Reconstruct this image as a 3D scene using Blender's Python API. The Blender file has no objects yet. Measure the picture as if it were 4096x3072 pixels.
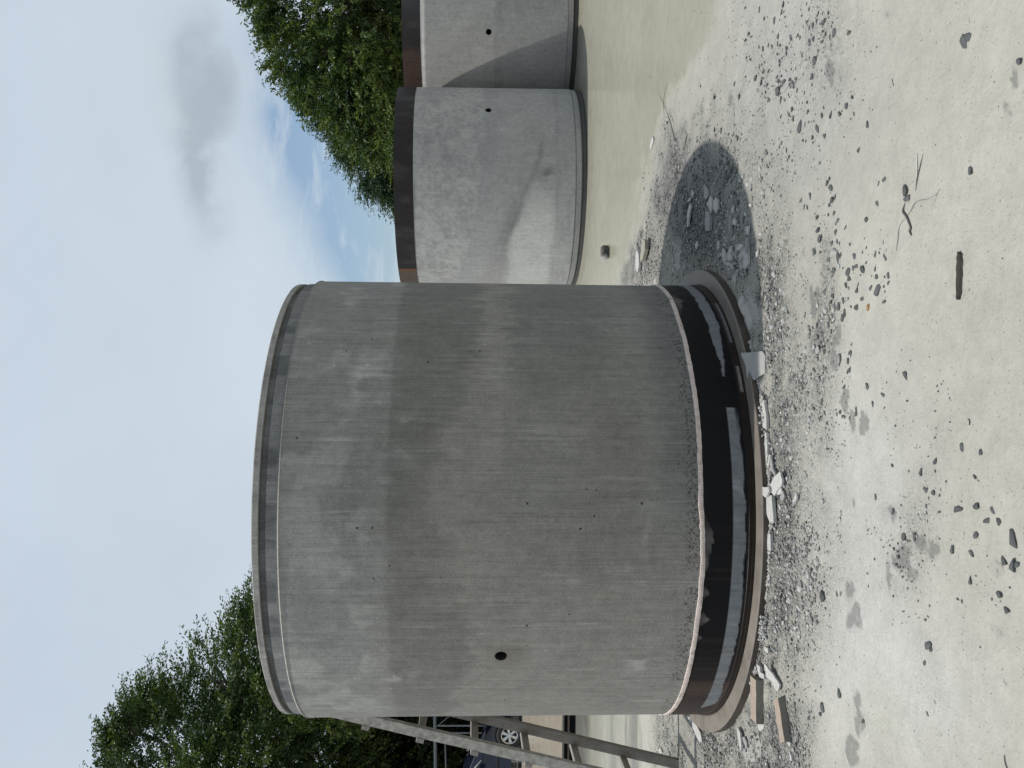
import bpy, bmesh, math, random
import numpy as np
from mathutils import Matrix, Vector
S = bpy.context.scene
C = S.collection
RAD = math.radians
# ------------------------------------------------------------------ camera (photo is on its side: world up = image left)
EYE, F, PITCH, ROLL = 1.36, 3528.3, .0442, -.0078
cam = bpy.data.cameras.new('camera'); cam_o = bpy.data.objects.new('camera', cam); C.objects.link(cam_o)
cr, sr, cp, sp = math.cos(ROLL), math.sin(ROLL), math.cos(PITCH), math.sin(PITCH)
ax = Vector((-sr, -cr * sp, -cr * cp)); ay = Vector((cr, -sr * sp, -sr * cp)); az = Vector((0, -cp, sp))
m = Matrix((ax, ay, az)).transposed().to_4x4(); m.translation = Vector((0, 0, EYE))
cam_o.matrix_world = m
cam.sensor_fit = 'HORIZONTAL'; cam.sensor_width = 36; cam.lens = F / 4096 * 36
cam.clip_start = .05; cam.clip_end = 3000
S.camera = cam_o
def azel(px, py):
    d = (ax * (px - 2048) + ay * (1536 - py) - az * F).normalized(); return math.atan2(d.x, d.y), math.asin(d.z)


# ------------------------------------------------------------------ sun, sky, exposure
SUN_EL, SUN_AZ = 69.5, (-.998, -.060)           # the sun stands high on the left
sd = Vector((SUN_AZ[0] * math.cos(RAD(SUN_EL)), SUN_AZ[1] * math.cos(RAD(SUN_EL)), math.sin(RAD(SUN_EL)))).normalized()
sun = bpy.data.lights.new('sun', 'SUN'); sun.energy = 3.5; sun.angle = RAD(.9); sun.color = (1, .96, .89)
sun_o = bpy.data.objects.new('sun', sun); C.objects.link(sun_o)
sun_o.rotation_euler = sd.to_track_quat('Z', 'Y').to_euler(); sun_o.location = (-10, 0, 30)
S.view_settings.view_transform = 'Standard'; S.view_settings.look = 'None'
S.view_settings.gamma = 1; S.view_settings.exposure = 0
S.render.engine = 'CYCLES'


class X:                                          # a tiny expression language over math nodes
    def __init__(s, nt, sock): s.nt, s.s = nt, sock
    def _m(s, op, *a, clamp=False):
        n = s.nt.nodes.new('ShaderNodeMath'); n.operation = op; n.use_clamp = clamp
        for i, v in enumerate((s,) + a):
            if isinstance(v, X): s.nt.links.new(v.s, n.inputs[i])
            else: n.inputs[i].default_value = v
        return X(s.nt, n.outputs[0])
    def __add__(s, o): return s._m('ADD', o)
    __radd__ = __add__
    def __mul__(s, o): return s._m('MULTIPLY', o)
    __rmul__ = __mul__
    def __sub__(s, o): return s._m('SUBTRACT', o)
    def __rsub__(s, o): return (s * -1) + o
    def __truediv__(s, o): return s._m('DIVIDE', o)
    def __pow__(s, o): return s._m('POWER', o)
    def fn(s, op, *a): return s._m(op, *a)
    def clamp(s): return s._m('ADD', 0., clamp=True)
    def ss(s, a, b):
        n = s.nt.nodes.new('ShaderNodeMapRange'); n.interpolation_type = 'SMOOTHSTEP'
        s.nt.links.new(s.s, n.inputs[0]); n.inputs[1].default_value = a; n.inputs[2].default_value = b
        return X(s.nt, n.outputs[0])


def mixc(nt, f, a, b, mode='MIX'):
    n = nt.nodes.new('ShaderNodeMix'); n.data_type = 'RGBA'; n.blend_type = mode
    for i, v in ((0, f), (6, a), (7, b)):
        if isinstance(v, X): nt.links.new(v.s, n.inputs[i])
        elif i == 0: n.inputs[0].default_value = v
        else: n.inputs[i].default_value = (*v, 1)
    return X(nt, n.outputs[2])


def noise(nt, vec, scale, detail=4, rough=.55, dist=0, st=None):
    if st:
        mp = nt.nodes.new('ShaderNodeMapping'); mp.inputs[3].default_value = st
        nt.links.new(vec.s, mp.inputs[0]); vec = X(nt, mp.outputs[0])
    n = nt.nodes.new('ShaderNodeTexNoise'); n.inputs['Scale'].default_value = scale
    n.inputs['Detail'].default_value = detail; n.inputs['Roughness'].default_value = rough
    n.inputs['Distortion'].default_value = dist
    nt.links.new(vec.s, n.inputs['Vector'])
    return X(nt, n.outputs['Fac'])


W = bpy.data.worlds.new('World'); S.world = W; W.use_nodes = True
nt = W.node_tree; nt.nodes.clear()
wo = nt.nodes.new('ShaderNodeOutputWorld'); bg = nt.nodes.new('ShaderNodeBackground'); nt.links.new(bg.outputs[0], wo.inputs[0])
sky = nt.nodes.new('ShaderNodeTexSky'); sky.sky_type = 'NISHITA'; sky.sun_disc = False
sky.sun_elevation = RAD(SUN_EL); sky.sun_rotation = math.atan2(SUN_AZ[0], SUN_AZ[1])
tc = nt.nodes.new('ShaderNodeTexCoord'); D = X(nt, tc.outputs['Generated'])
sx = nt.nodes.new('ShaderNodeSeparateXYZ'); nt.links.new(D.s, sx.inputs[0])
dx, dy, dz = (X(nt, sx.outputs[i]) for i in range(3))
AZ = dx.fn('ARCTAN2', dy); EL = dz.fn('ARCSINE')
n1 = noise(nt, D, 5, 6, .6) - .5; n2 = noise(nt, D, 14, 6, .6, .4) - .5; n3 = noise(nt, D, 2.2, 5, .55) - .5
n4 = noise(nt, D, 6, 5, .6, .6, (1, 1, 4)) - .5
aw = AZ + n1 * .10 + n2 * .05; ew = EL + n2 * .05 + n1 * .06


def blob(px, py, sa, se, rot=0):
    a0, e0 = azel(px, py); c, s = math.cos(rot), math.sin(rot); a = aw - a0; e = ew - e0
    p = (a * c + e * s) / sa; q = (e * c - a * s) / se
    return ((p * p + q * q) * -1).fn('EXPONENT')


skyc = X(nt, sky.outputs[0]); sk = mixc(nt, 1.0, skyc, (.115, .115, .115), 'MULTIPLY')
g = (EL * 1.6).clamp()
cl = mixc(nt, g, (.645, .735, .80), (.595, .68, .79))
cl = mixc(nt, (n3 * 2.2 + n1 * .6 + .40).clamp(), cl, (.535, .615, .71))
streak = noise(nt, D, 9, 4, .6, .5, (1.5, 1, 6)) - .5
patch = (blob(1330, 740, .13, .052, .28) + blob(1500, 1050, .08, .035, .1) + blob(1200, 500, .06, .03, .2) * .6).clamp()
cover = (1.0 - patch * (streak * 3.0 + .95).clamp()).clamp()
base = mixc(nt, cover, mixc(nt, .3, sk, (.315, .465, .66)), cl)
g1 = (blob(790, 500, .075, .022, .04) + blob(800, 230, .045, .016, -.15) * .9 + blob(800, 760, .04, .016) * .6 + blob(880, 330, .04, .018) * .6).clamp() * (n2 * 2.4 + 1.0).clamp()
base = mixc(nt, (g1 * .75).clamp(), base, (.375, .44, .50))
g2 = (blob(690, 480, .03, .012) + blob(650, 280, .02, .010)).clamp()
base = mixc(nt, (g2 * .6).clamp(), base, (.58, .66, .72))
sdot = (dx * sd.x + dy * sd.y + dz * sd.z).clamp(); glow = (sdot ** 10.) * .9 + (sdot ** 60.) * 2.0
thin = 1. - EL.ss(.58, .95) * .55
sc = nt.nodes.new('ShaderNodeVectorMath'); sc.operation = 'SCALE'; nt.links.new(base.s, sc.inputs[0]); nt.links.new((thin + glow).s, sc.inputs['Scale'])
base = X(nt, sc.outputs[0])
nt.links.new(base.s, bg.inputs[0]); bg.inputs[1].default_value = 1.0

# ------------------------------------------------------------------ numpy noise
_rs = np.random.RandomState(7); _T = _rs.rand(64, 64, 64)


def vn(x, y, z=0.):
    x, y, z = np.broadcast_arrays(np.asarray(x, float), np.asarray(y, float), np.asarray(z, float))
    i, j, k = np.floor(x).astype(int), np.floor(y).astype(int), np.floor(z).astype(int)
    a, b, c = x - i, y - j, z - k
    a, b, c = a * a * (3 - 2 * a), b * b * (3 - 2 * b), c * c * (3 - 2 * c)
    T = lambda p, q, r: _T[(i + p) & 63, (j + q) & 63, (k + r) & 63]
    L = lambda u, v, t: u + (v - u) * t
    return L(L(L(T(0, 0, 0), T(1, 0, 0), a), L(T(0, 1, 0), T(1, 1, 0), a), b), L(L(T(0, 0, 1), T(1, 0, 1), a), L(T(0, 1, 1), T(1, 1, 1), a), b), c)


def fbm(x, y, z=0., o=4):
    s = 0; w = .5; t = 0
    for k in range(o):
        s = s + w * vn(np.asarray(x) * 2 ** k + 17 * k, np.asarray(y) * 2 ** k + 5 * k, np.asarray(z) * 2 ** k + 3 * k); t += w; w *= .5
    return s / t


def sst(v, a, b):
    t = np.clip((np.asarray(v, float) - a) / (b - a), 0, 1); return t * t * (3 - 2 * t)


# ------------------------------------------------------------------ geometry of the photograph: pixel (4096 x 3072) <-> ground
def ray(px, py):
    u, v = 3072 - py - 1536, px - 2048
    return ax * (px - 2048) + ay * (1536 - py) - az * F


def G(px, py, h=0.):
    d = ray(px, py); t = (h - EYE) / d.z; return Vector((d.x * t, d.y * t, h))


def atY(px, py, Y):
    d = ray(px, py); t = Y / d.y; return Vector((d.x * t, Y, EYE + d.z * t))


def PX(x, y, z=0.):                                # world -> photo pixel, vectorised
    x = np.asarray(x, float); y = np.asarray(y, float); z = z - EYE
    f = -(az.x * x + az.y * y + az.z * z); f = np.where(f < .05, .05, f)
    return 2048 + F * (ax.x * x + ax.y * y + ax.z * z) / f, 1536 - F * (ay.x * x + ay.y * y + ay.z * z) / f


def H0(x, y): return .05 * sst(y, 6.5, 9.5)


# ------------------------------------------------------------------ object helpers
def tag(o, label=None, cat=None, group=None, kind=None):
    if label: o['label'] = label
    if cat: o['category'] = cat
    if group: o['group'] = group
    if kind: o['kind'] = kind
    return o


def empty(name, loc=(0, 0, 0), rz=0, **k):
    o = bpy.data.objects.new(name, None); o.location = loc; o.rotation_euler = (0, 0, rz); o.empty_display_size = .1
    C.objects.link(o); return tag(o, **k)


def link(name, me, mat, parent=None):
    o = bpy.data.objects.new(name, me); C.objects.link(o)
    if mat is not None and not me.materials: me.materials.append(mat)
    if parent: o.parent = parent
    return o


def npmesh(name, V, Fc, col=None, smooth=False):
    """V (n,3), Fc (m,k) int array with constant k"""
    me = bpy.data.meshes.new(name); V = np.asarray(V, np.float32); Fc = np.asarray(Fc, np.int32); k = Fc.shape[1]
    me.vertices.add(len(V)); me.vertices.foreach_set('co', V.ravel())
    me.loops.add(Fc.size); me.loops.foreach_set('vertex_index', Fc.ravel())
    me.polygons.add(len(Fc)); me.polygons.foreach_set('loop_start', np.arange(0, Fc.size, k, dtype=np.int32))
    me.polygons.foreach_set('loop_total', np.full(len(Fc), k, np.int32))
    if smooth: me.polygons.foreach_set('use_smooth', np.ones(len(Fc), bool))
    me.update(calc_edges=True)
    if col is not None:
        col = np.asarray(col, np.float32)
        if col.shape[1] == 3: col = np.concatenate([col, np.ones((len(col), 1), np.float32)], 1)
        a = me.color_attributes.new('Col', 'FLOAT_COLOR', 'POINT'); a.data.foreach_set('color', col.ravel())
    me.validate(); return me


def bmobj(name, bm, mat, parent=None, bevel=0, smooth=False):
    if bevel: bmesh.ops.bevel(bm, geom=list(bm.edges), offset=bevel, segments=2, affect='EDGES', profile=.6)
    bmesh.ops.recalc_face_normals(bm, faces=bm.faces)
    me = bpy.data.meshes.new(name); bm.to_mesh(me); bm.free()
    if smooth:
        for p in me.polygons: p.use_smooth = True
    return link(name, me, mat, parent)


def box(bm, c, s, M=None):
    r = bmesh.ops.create_cube(bm, size=1)['verts']
    T = Matrix.Translation(c) @ (M.to_4x4() if M else Matrix()) @ Matrix.Diagonal((*s, 1))
    bmesh.ops.transform(bm, matrix=T, verts=r); return r


def tube(bm, pts, rad, n=8):
    pts = [Vector(p) for p in pts]; rings = []
    if not hasattr(rad, '__len__'): rad = [rad] * len(pts)
    for i, p in enumerate(pts):
        t = (pts[min(i + 1, len(pts) - 1)] - pts[max(i - 1, 0)]).normalized()
        a = t.orthogonal().normalized() if i == 0 else (a - t * a.dot(t)).normalized()
        b = t.cross(a)
        rings.append([bm.verts.new(p + (a * math.cos(2 * math.pi * k / n) + b * math.sin(2 * math.pi * k / n)) * rad[i]) for k in range(n)])
    for r0, r1 in zip(rings, rings[1:]):
        for k in range(n): bm.faces.new((r0[k], r0[(k + 1) % n], r1[(k + 1) % n], r1[k]))
    bm.faces.new(rings[0][::-1]); bm.faces.new(rings[-1])


# ------------------------------------------------------------------ materials
def mat(name, col=(.5, .5, .5), rough=.8, metal=0, spec=.5, attr=False, build=None):
    m_ = bpy.data.materials.new(name); m_.use_nodes = True; t = m_.node_tree
    b = t.nodes['Principled BSDF']; b.inputs['Roughness'].default_value = rough; b.inputs['Metallic'].default_value = metal
    b.inputs['Specular IOR Level'].default_value = spec; b.inputs['Base Color'].default_value = (*col, 1)
    tc_ = t.nodes.new('ShaderNodeTexCoord'); ob = X(t, tc_.outputs['Object'])
    base_ = None
    if attr:
        at = t.nodes.new('ShaderNodeAttribute'); at.attribute_name = 'Col'; base_ = X(t, at.outputs['Color'])
        base_.alpha = X(t, at.outputs['Alpha'])
    if build: build(t, b, ob, base_)
    return m_


def lk(t, x, sock): t.links.new(x.s, sock)


def bump(t, b, h, dist, strength=1.):
    n = t.nodes.new('ShaderNodeBump'); n.inputs['Strength'].default_value = strength; n.inputs['Distance'].default_value = dist
    lk(t, h, n.inputs['Height']); t.links.new(n.outputs[0], b.inputs['Normal'])


def scale_col(t, c, f):
    n = t.nodes.new('ShaderNodeVectorMath'); n.operation = 'SCALE'; lk(t, c, n.inputs[0]); lk(t, f, n.inputs['Scale']); return X(t, n.outputs[0])


def b_concrete(streak=1.0, bug=1.0):
    def f(t, b, ob, at):
        st = noise(t, ob, 1, 6, .68, .15, (48, 48, 1.7)) - .5
        st2 = noise(t, ob, 1, 3, .65, 0, (170, 170, 6)) - .5
        bl = noise(t, ob, 4, 7, .66) - .5
        mid = noise(t, ob, 22, 5, .7, .4) - .5
        gr = noise(t, ob, 150, 3, .65) - .5
        ln = noise(t, ob, 1, 2, .5, .05, (30, 30, .8)).ss(.61, .66) * noise(t, ob, 6, 3, .5).ss(.42, .58)
        vp = t.nodes.new('ShaderNodeTexVoronoi'); vp.inputs['Scale'].default_value = 17; lk(t, ob, vp.inputs['Vector']); sp3 = t.nodes.new('ShaderNodeSeparateColor'); t.links.new(vp.outputs['Color'], sp3.inputs[0])
        rc = X(t, sp3.outputs[0]); pores = X(t, vp.outputs['Distance']).ss(.125, .06) * rc.ss(.80, .82) * (noise(t, ob, 2.6, 3, .6).ss(.45, .58)) * bug
        vw = t.nodes.new('ShaderNodeTexVoronoi'); vw.inputs['Scale'].default_value = 23; mp_ = t.nodes.new('ShaderNodeMapping'); mp_.inputs[3].default_value = (1, 1, .45); lk(t, ob, mp_.inputs[0]); t.links.new(mp_.outputs[0], vw.inputs['Vector'])
        sw = t.nodes.new('ShaderNodeSeparateColor'); t.links.new(vw.outputs['Color'], sw.inputs[0]); chips = X(t, vw.outputs['Distance']).ss(.16, .05) * X(t, sw.outputs[1]).ss(.82, .86) * noise(t, ob, 3.3, 3, .6).ss(.47, .58) * bug
        hair = noise(t, ob, 1, 3, .6, .03, (75, 75, .55)).ss(.66, .70) * noise(t, ob, 4, 3, .5).ss(.42, .55)
        grime = noise(t, ob, 1, 4, .7, .1, (70, 70, 3)).ss(.60, .75) * noise(t, ob, 5, 3, .55).ss(.48, .6)
        cr = (1. - (noise(t, ob, 5, 5, .6, 1.5) - .5).fn('ABSOLUTE').ss(0, .012)) * noise(t, ob, 2.6, 3, .5).ss(.56, .64) * bug
        agg = 1. - at.alpha
        pit = noise(t, ob, 85, 3, .6, .4).ss(.46, .38) * agg; spk = noise(t, ob, 120, 2, .5).ss(.66, .72) * (agg * 3.).clamp()
        k = 1. + st * (.62 * streak) + st2 * (.55 * streak) + bl * .50 + mid * .30 + gr * .95 + mid * .34 + ln * (.20 * streak) + hair * (.38 * streak) - grime * (.30 * streak) + chips * .55
        k = k * (1. - pores * .8) * (1. - pit * .55) * (1. - cr * .10) + spk * .8
        lk(t, scale_col(t, at, k), b.inputs['Base Color'])
        bump(t, b, gr * .5 + mid * .4 + st * (.8 * streak) - pores * 2.5 - pit * 2.5, .004, .7)
    return f


M_conc = mat('cast_concrete', rough=.86, spec=.3, attr=True, build=b_concrete())
M_conc2 = mat('smooth_concrete', rough=.88, spec=.3, attr=True, build=b_concrete(.5, .8))


def b_steel(t, b, ob, at):
    s = noise(t, ob, 1, 4, .65, 0, (60, 60, 4)) - .5; n_ = noise(t, ob, 30, 5, .6) - .5; sp_ = noise(t, ob, 160, 2, .5).ss(.68, .74)
    c = scale_col(t, at, 1. + s * .9 + n_ * .6)
    lk(t, mixc(t, sp_ * .12, c, (.14, .14, .14)), b.inputs['Base Color'])
    lk(t, (n_ * .6 + .5).clamp(), b.inputs['Roughness']); bump(t, b, n_ + s * .5, .001, .5)


M_steel = mat('weathered_steel', rough=.5, spec=.14, attr=True, build=b_steel)


def b_tape(t, b, ob, at):
    uv = t.nodes.new('ShaderNodeUVMap'); s_ = t.nodes.new('ShaderNodeSeparateXYZ'); t.links.new(uv.outputs[0], s_.inputs[0])
    u, v = X(t, s_.outputs[0]), X(t, s_.outputs[1])
    du = (u * 2 * math.pi / .013).fn('SINE'); dv = ((v - .12) * 2 * math.pi * 2.2).fn('SINE')
    dots = (du * dv.fn('ABSOLUTE')).ss(.30, .6) * (v.ss(.15, .22)) * (1. - v.ss(.8, .88))
    n_ = noise(t, ob, 45, 5, .7)
    c = mixc(t, n_.ss(.35, .75), (.62, .54, .50), (.44, .36, .31))
    c = mixc(t, dots * .5, c, (.22, .14, .12))
    c = mixc(t, noise(t, ob, 18, 4, .6).ss(.60, .70) * .8, c, (.23, .21, .19))
    lk(t, c, b.inputs['Base Color']); bump(t, b, n_, .002, .5)


M_tape = mat('sealing_tape', rough=.7, build=b_tape)


def b_ring(t, b, ob, at):
    n_ = noise(t, ob, 9, 6, .65) - .5; s = noise(t, ob, 60, 4, .6) - .5; lt = noise(t, ob, 22, 3, .5).ss(.72, .78)
    c = scale_col(t, at, 1. + n_ * .7 + s * .35)
    lk(t, mixc(t, lt * .6, c, (.4, .38, .35)), b.inputs['Base Color']); lk(t, (n_ * .5 + .48).clamp(), b.inputs['Roughness']); bump(t, b, s, .001, .4)


M_ring = mat('oily_brown_steel', rough=.5, spec=.5, attr=True, build=b_ring)


def b_ground(t, b, ob, at):
    mk = t.nodes.new('ShaderNodeAttribute'); mk.attribute_name = 'Mk'; s_ = t.nodes.new('ShaderNodeSeparateColor'); t.links.new(mk.outputs['Color'], s_.inputs[0])
    stain, grit, patch_ = (X(t, s_.outputs[i]) for i in range(3))
    f1 = noise(t, ob, 7, 8, .68) - .5; f2 = noise(t, ob, 70, 4, .65) - .5; f3 = noise(t, ob, 260, 2, .6) - .5; f4 = noise(t, ob, 28, 5, .7, .6) - .5
    fl = noise(t, ob, 1, 4, .6, 0, (14, 60, 1)) - .5
    wet = at.alpha; dry = 1. - wet
    vo = t.nodes.new('ShaderNodeTexVoronoi'); vo.inputs['Scale'].default_value = 120; lk(t, ob, vo.inputs['Vector']); sv = t.nodes.new('ShaderNodeSeparateColor'); t.links.new(vo.outputs['Color'], sv.inputs[0])
    cell = X(t, sv.outputs[0]); vd = X(t, vo.outputs['Distance'])
    specks = noise(t, ob, 115, 1, .5, 0).ss(.72, .755) * dry * (f4 * 3. + .6).clamp()
    rg = (grit * .75 + stain * .3 + patch_ * .22 + .20).clamp()
    k = 1. + f1 * .40 + (f2 * .75 + f3 * .6 + f4 * .35) * rg * (dry * .8 + .2) + fl * .16
    k = k * (1. + grit * (cell - .5) * 1.0 - grit * vd.ss(.35, .65) * .28)
    damp = ((stain * 1.1 + f4 * 2.4 + f2 * 2.2 + f3 * .8 - .42) * 1.7).clamp() * stain.ss(.02, .15) + ((patch_ * .9 + f4 * 2.4 + f2 * 1.8 - .92) * 2.5).clamp() * .5 * dry
    c = mixc(t, (damp * .55).clamp(), scale_col(t, at, k), (.135, .134, .130))
    lk(t, mixc(t, specks * .75, c, (.09, .09, .088)), b.inputs['Base Color'])
    lk(t, (dry * .62 + .17 + f1 * .12).clamp(), b.inputs['Roughness'])
    bump(t, b, (f1 * 2.2 + (f4 * .8 + f2 * 1.1 + f3 * .4) * (rg + .1) + specks * .5 - vd * grit * 1.2) * (dry + .03) - damp * .25, .007, 1.)


M_ground = mat('drying_grey_mud', rough=.85, spec=.5, attr=True, build=b_ground)


def b_stone(t, b, ob, at):
    n_ = noise(t, ob, 160, 4, .65) - .5; n2_ = noise(t, ob, 40, 3, .6) - .5
    lk(t, scale_col(t, at, 1. + n_ * .5 + n2_ * .5), b.inputs['Base Color']); bump(t, b, n_, .002, .8)


M_stone = mat('crushed_stone', rough=.8, attr=True, build=b_stone)


def plain(name, col, var=.35, sc=30, rough=.8, bmp=.002, metal=0, spec=.5, st=None):
    def f(t, b, ob, at):
        n_ = noise(t, ob, sc if not st else 1, 5, .65, .2, st) - .5; n2_ = noise(t, ob, sc * 5, 2, .6) - .5
        rgb = t.nodes.new('ShaderNodeRGB'); rgb.outputs[0].default_value = (*col, 1)
        lk(t, scale_col(t, X(t, rgb.outputs[0]), 1. + n_ * (var * 2) + n2_ * var), b.inputs['Base Color'])
        if bmp: bump(t, b, n_ + n2_ * .4, bmp, .7)
    return mat(name, col, rough, metal, spec, build=f)


M_mortar = plain('pale_mortar', (.45, .445, .425), .35, 45, .9, .005)
M_mortar_dk = plain('grey_mortar', (.29, .29, .285), .4, 45, .9, .003)
M_wood_old = plain('weathered_grey_wood', (.20, .185, .165), .55, 22, .85, .004)
M_wood_face = plain('worn_rung_wood', (.27, .25, .225), .35, 10, .85, .003, st=(20, 6, 90))
M_wood_mottled = plain('pale_mottled_wood', (.40, .385, .35), .9, 30, .85, .004)  # lighter, strongly mottled wood for the nearer rail
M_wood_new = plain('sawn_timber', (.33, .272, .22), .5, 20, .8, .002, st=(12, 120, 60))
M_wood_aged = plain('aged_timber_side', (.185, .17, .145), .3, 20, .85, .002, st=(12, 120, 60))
M_bark = plain('tree_bark', (.075, .062, .048), .5, 12, .9, .01)
M_darkbark = plain('dark_bark_piece', (.035, .028, .024), .7, 30, .9, .003, st=(20, 200, 60))
M_wire = plain('grey_wire', (.22, .22, .21), .2, 60, .6, 0)
M_dry = plain('dry_leaf', (.09, .085, .08), .4, 60, .6, .001)
M_snail = plain('brown_shell', (.30, .17, .06), .4, 120, .5, .001)
M_black = plain('black_gap', (.010, .010, .010), .2, 30, .9, 0)
M_carpaint = mat('navy_car_paint', (.006, .009, .024), .22, .0, .5)
M_cargrey = mat('dark_trim', (.015, .016, .022), .5)
M_glass = mat('tinted_glass', (.01, .012, .015), .05, 0, .8)
M_rubber = plain('tyre_rubber', (.012, .012, .013), .3, 60, .8, .002)
M_alloy = mat('alloy_rim', (.50, .50, .50), .3, .75)
M_galv = plain('galvanised_tube', (.22, .24, .25), .2, 30, .45, 0, .3)
M_beam = plain('rusty_beam_edge', (.13, .095, .07), .5, 25, .8, .003)
M_beamdk = plain('dark_beam_web', (.018, .016, .015), .5, 25, .8, .003)


def leaf_mat(name):
    m_ = bpy.data.materials.new(name); m_.use_nodes = True; t = m_.node_tree; t.nodes.clear()
    o = t.nodes.new('ShaderNodeOutputMaterial'); at = t.nodes.new('ShaderNodeAttribute'); at.attribute_name = 'Col'
    d = t.nodes.new('ShaderNodeBsdfPrincipled'); d.inputs['Roughness'].default_value = .5; d.inputs['Specular IOR Level'].default_value = .35
    tr = t.nodes.new('ShaderNodeBsdfTranslucent'); mx = t.nodes.new('ShaderNodeMixShader'); mx.inputs[0].default_value = .28
    c = X(t, at.outputs['Color']); lk(t, c, d.inputs['Base Color']); lk(t, mixc(t, 1., c, (1.25, 1.35, .5), 'MULTIPLY'), tr.inputs[0])
    t.links.new(d.outputs[0], mx.inputs[1]); t.links.new(tr.outputs[0], mx.inputs[2]); t.links.new(mx.outputs[0], o.inputs[0])
    return m_


M_leaf = leaf_mat('foliage')

# ------------------------------------------------------------------ the ground: one sheet, painted with stains and wet film
XB_Y = [-800, 0, 169, 338, 542, 904, 1130, 1600, 2400, 2850, 3072, 4200]
XB_X = [2990, 2885, 2842, 2722, 2620, 2525, 2490, 2480, 2500, 2590, 2600, 2600]


def ell(P, Q, cx_, cy_, a, b, rot=0):
    c, s = math.cos(rot), math.sin(rot); p = P - cx_; q = Q - cy_
    return np.exp(-(((p * c + q * s) / a) ** 2 + ((q * c - p * s) / b) ** 2))


def zones(x, y):
    P, Q = PX(x, y, H0(x, y)); P = np.clip(P, -9e3, 9e3); Q = np.clip(Q, -9e3, 12e3)
    w1 = fbm(x * 2.2, y * 2.2) - .5; w2 = fbm(x * 9, y * 9, 4.) - .5; w3 = fbm(x * 28, y * 28, 9.) - .5
    Pw = P + w1 * 130 + w2 * 60; Qw = Q + w2 * 160 + w1 * 120
    xb = np.interp(Q, XB_Y, XB_X)
    wet = 1 - sst(Pw - xb, -45, 45)
    return P, Q, Pw, Qw, w1, w2, w3, wet


def gravelness(P, Q, Pw, Qw, w1, w2, wet):
    g_ = .95 * ell(Pw, Qw, 2800, 860, 170, 300) + .9 * ell(Pw, Qw, 2560, 1080, 70, 150) + .8 * ell(Pw, Qw, 3080, 1150, 90, 420)
    g_ = g_ + .85 * ell(Pw, Qw, 3130, 1750, 85, 420) + .80 * ell(Pw, Qw, 3140, 2350, 105, 420) + .6 * ell(Pw, Qw, 3010, 3000, 170, 230)
    g_ = g_ + .55 * sst(Q, 2780, 2850) * sst(P, 2590, 2640) * (1 - sst(P, 3200, 3300)) + .35 * ell(Pw, Qw, 3290, 1300, 60, 260)
    g_ = g_ + .35 * ell(Pw, Qw, 3290, 1650, 60, 300) + .25 * ell(Pw, Qw, 3310, 2300, 80, 300) + .35 * ell(Pw, Qw, 3310, 1150, 50, 200) + .16 * ell(Pw, Qw, 3050, 350, 220, 420) + .40 * ell(Pw, Qw, 3600, 2150, 110, 220) + .25 * ell(Pw, Qw, 3340, 200, 120, 260)
    return np.clip(g_ * (1 + w1 * 1.4 + w2 * 1.6), 0, 1) * (1 - .8 * wet)


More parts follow.
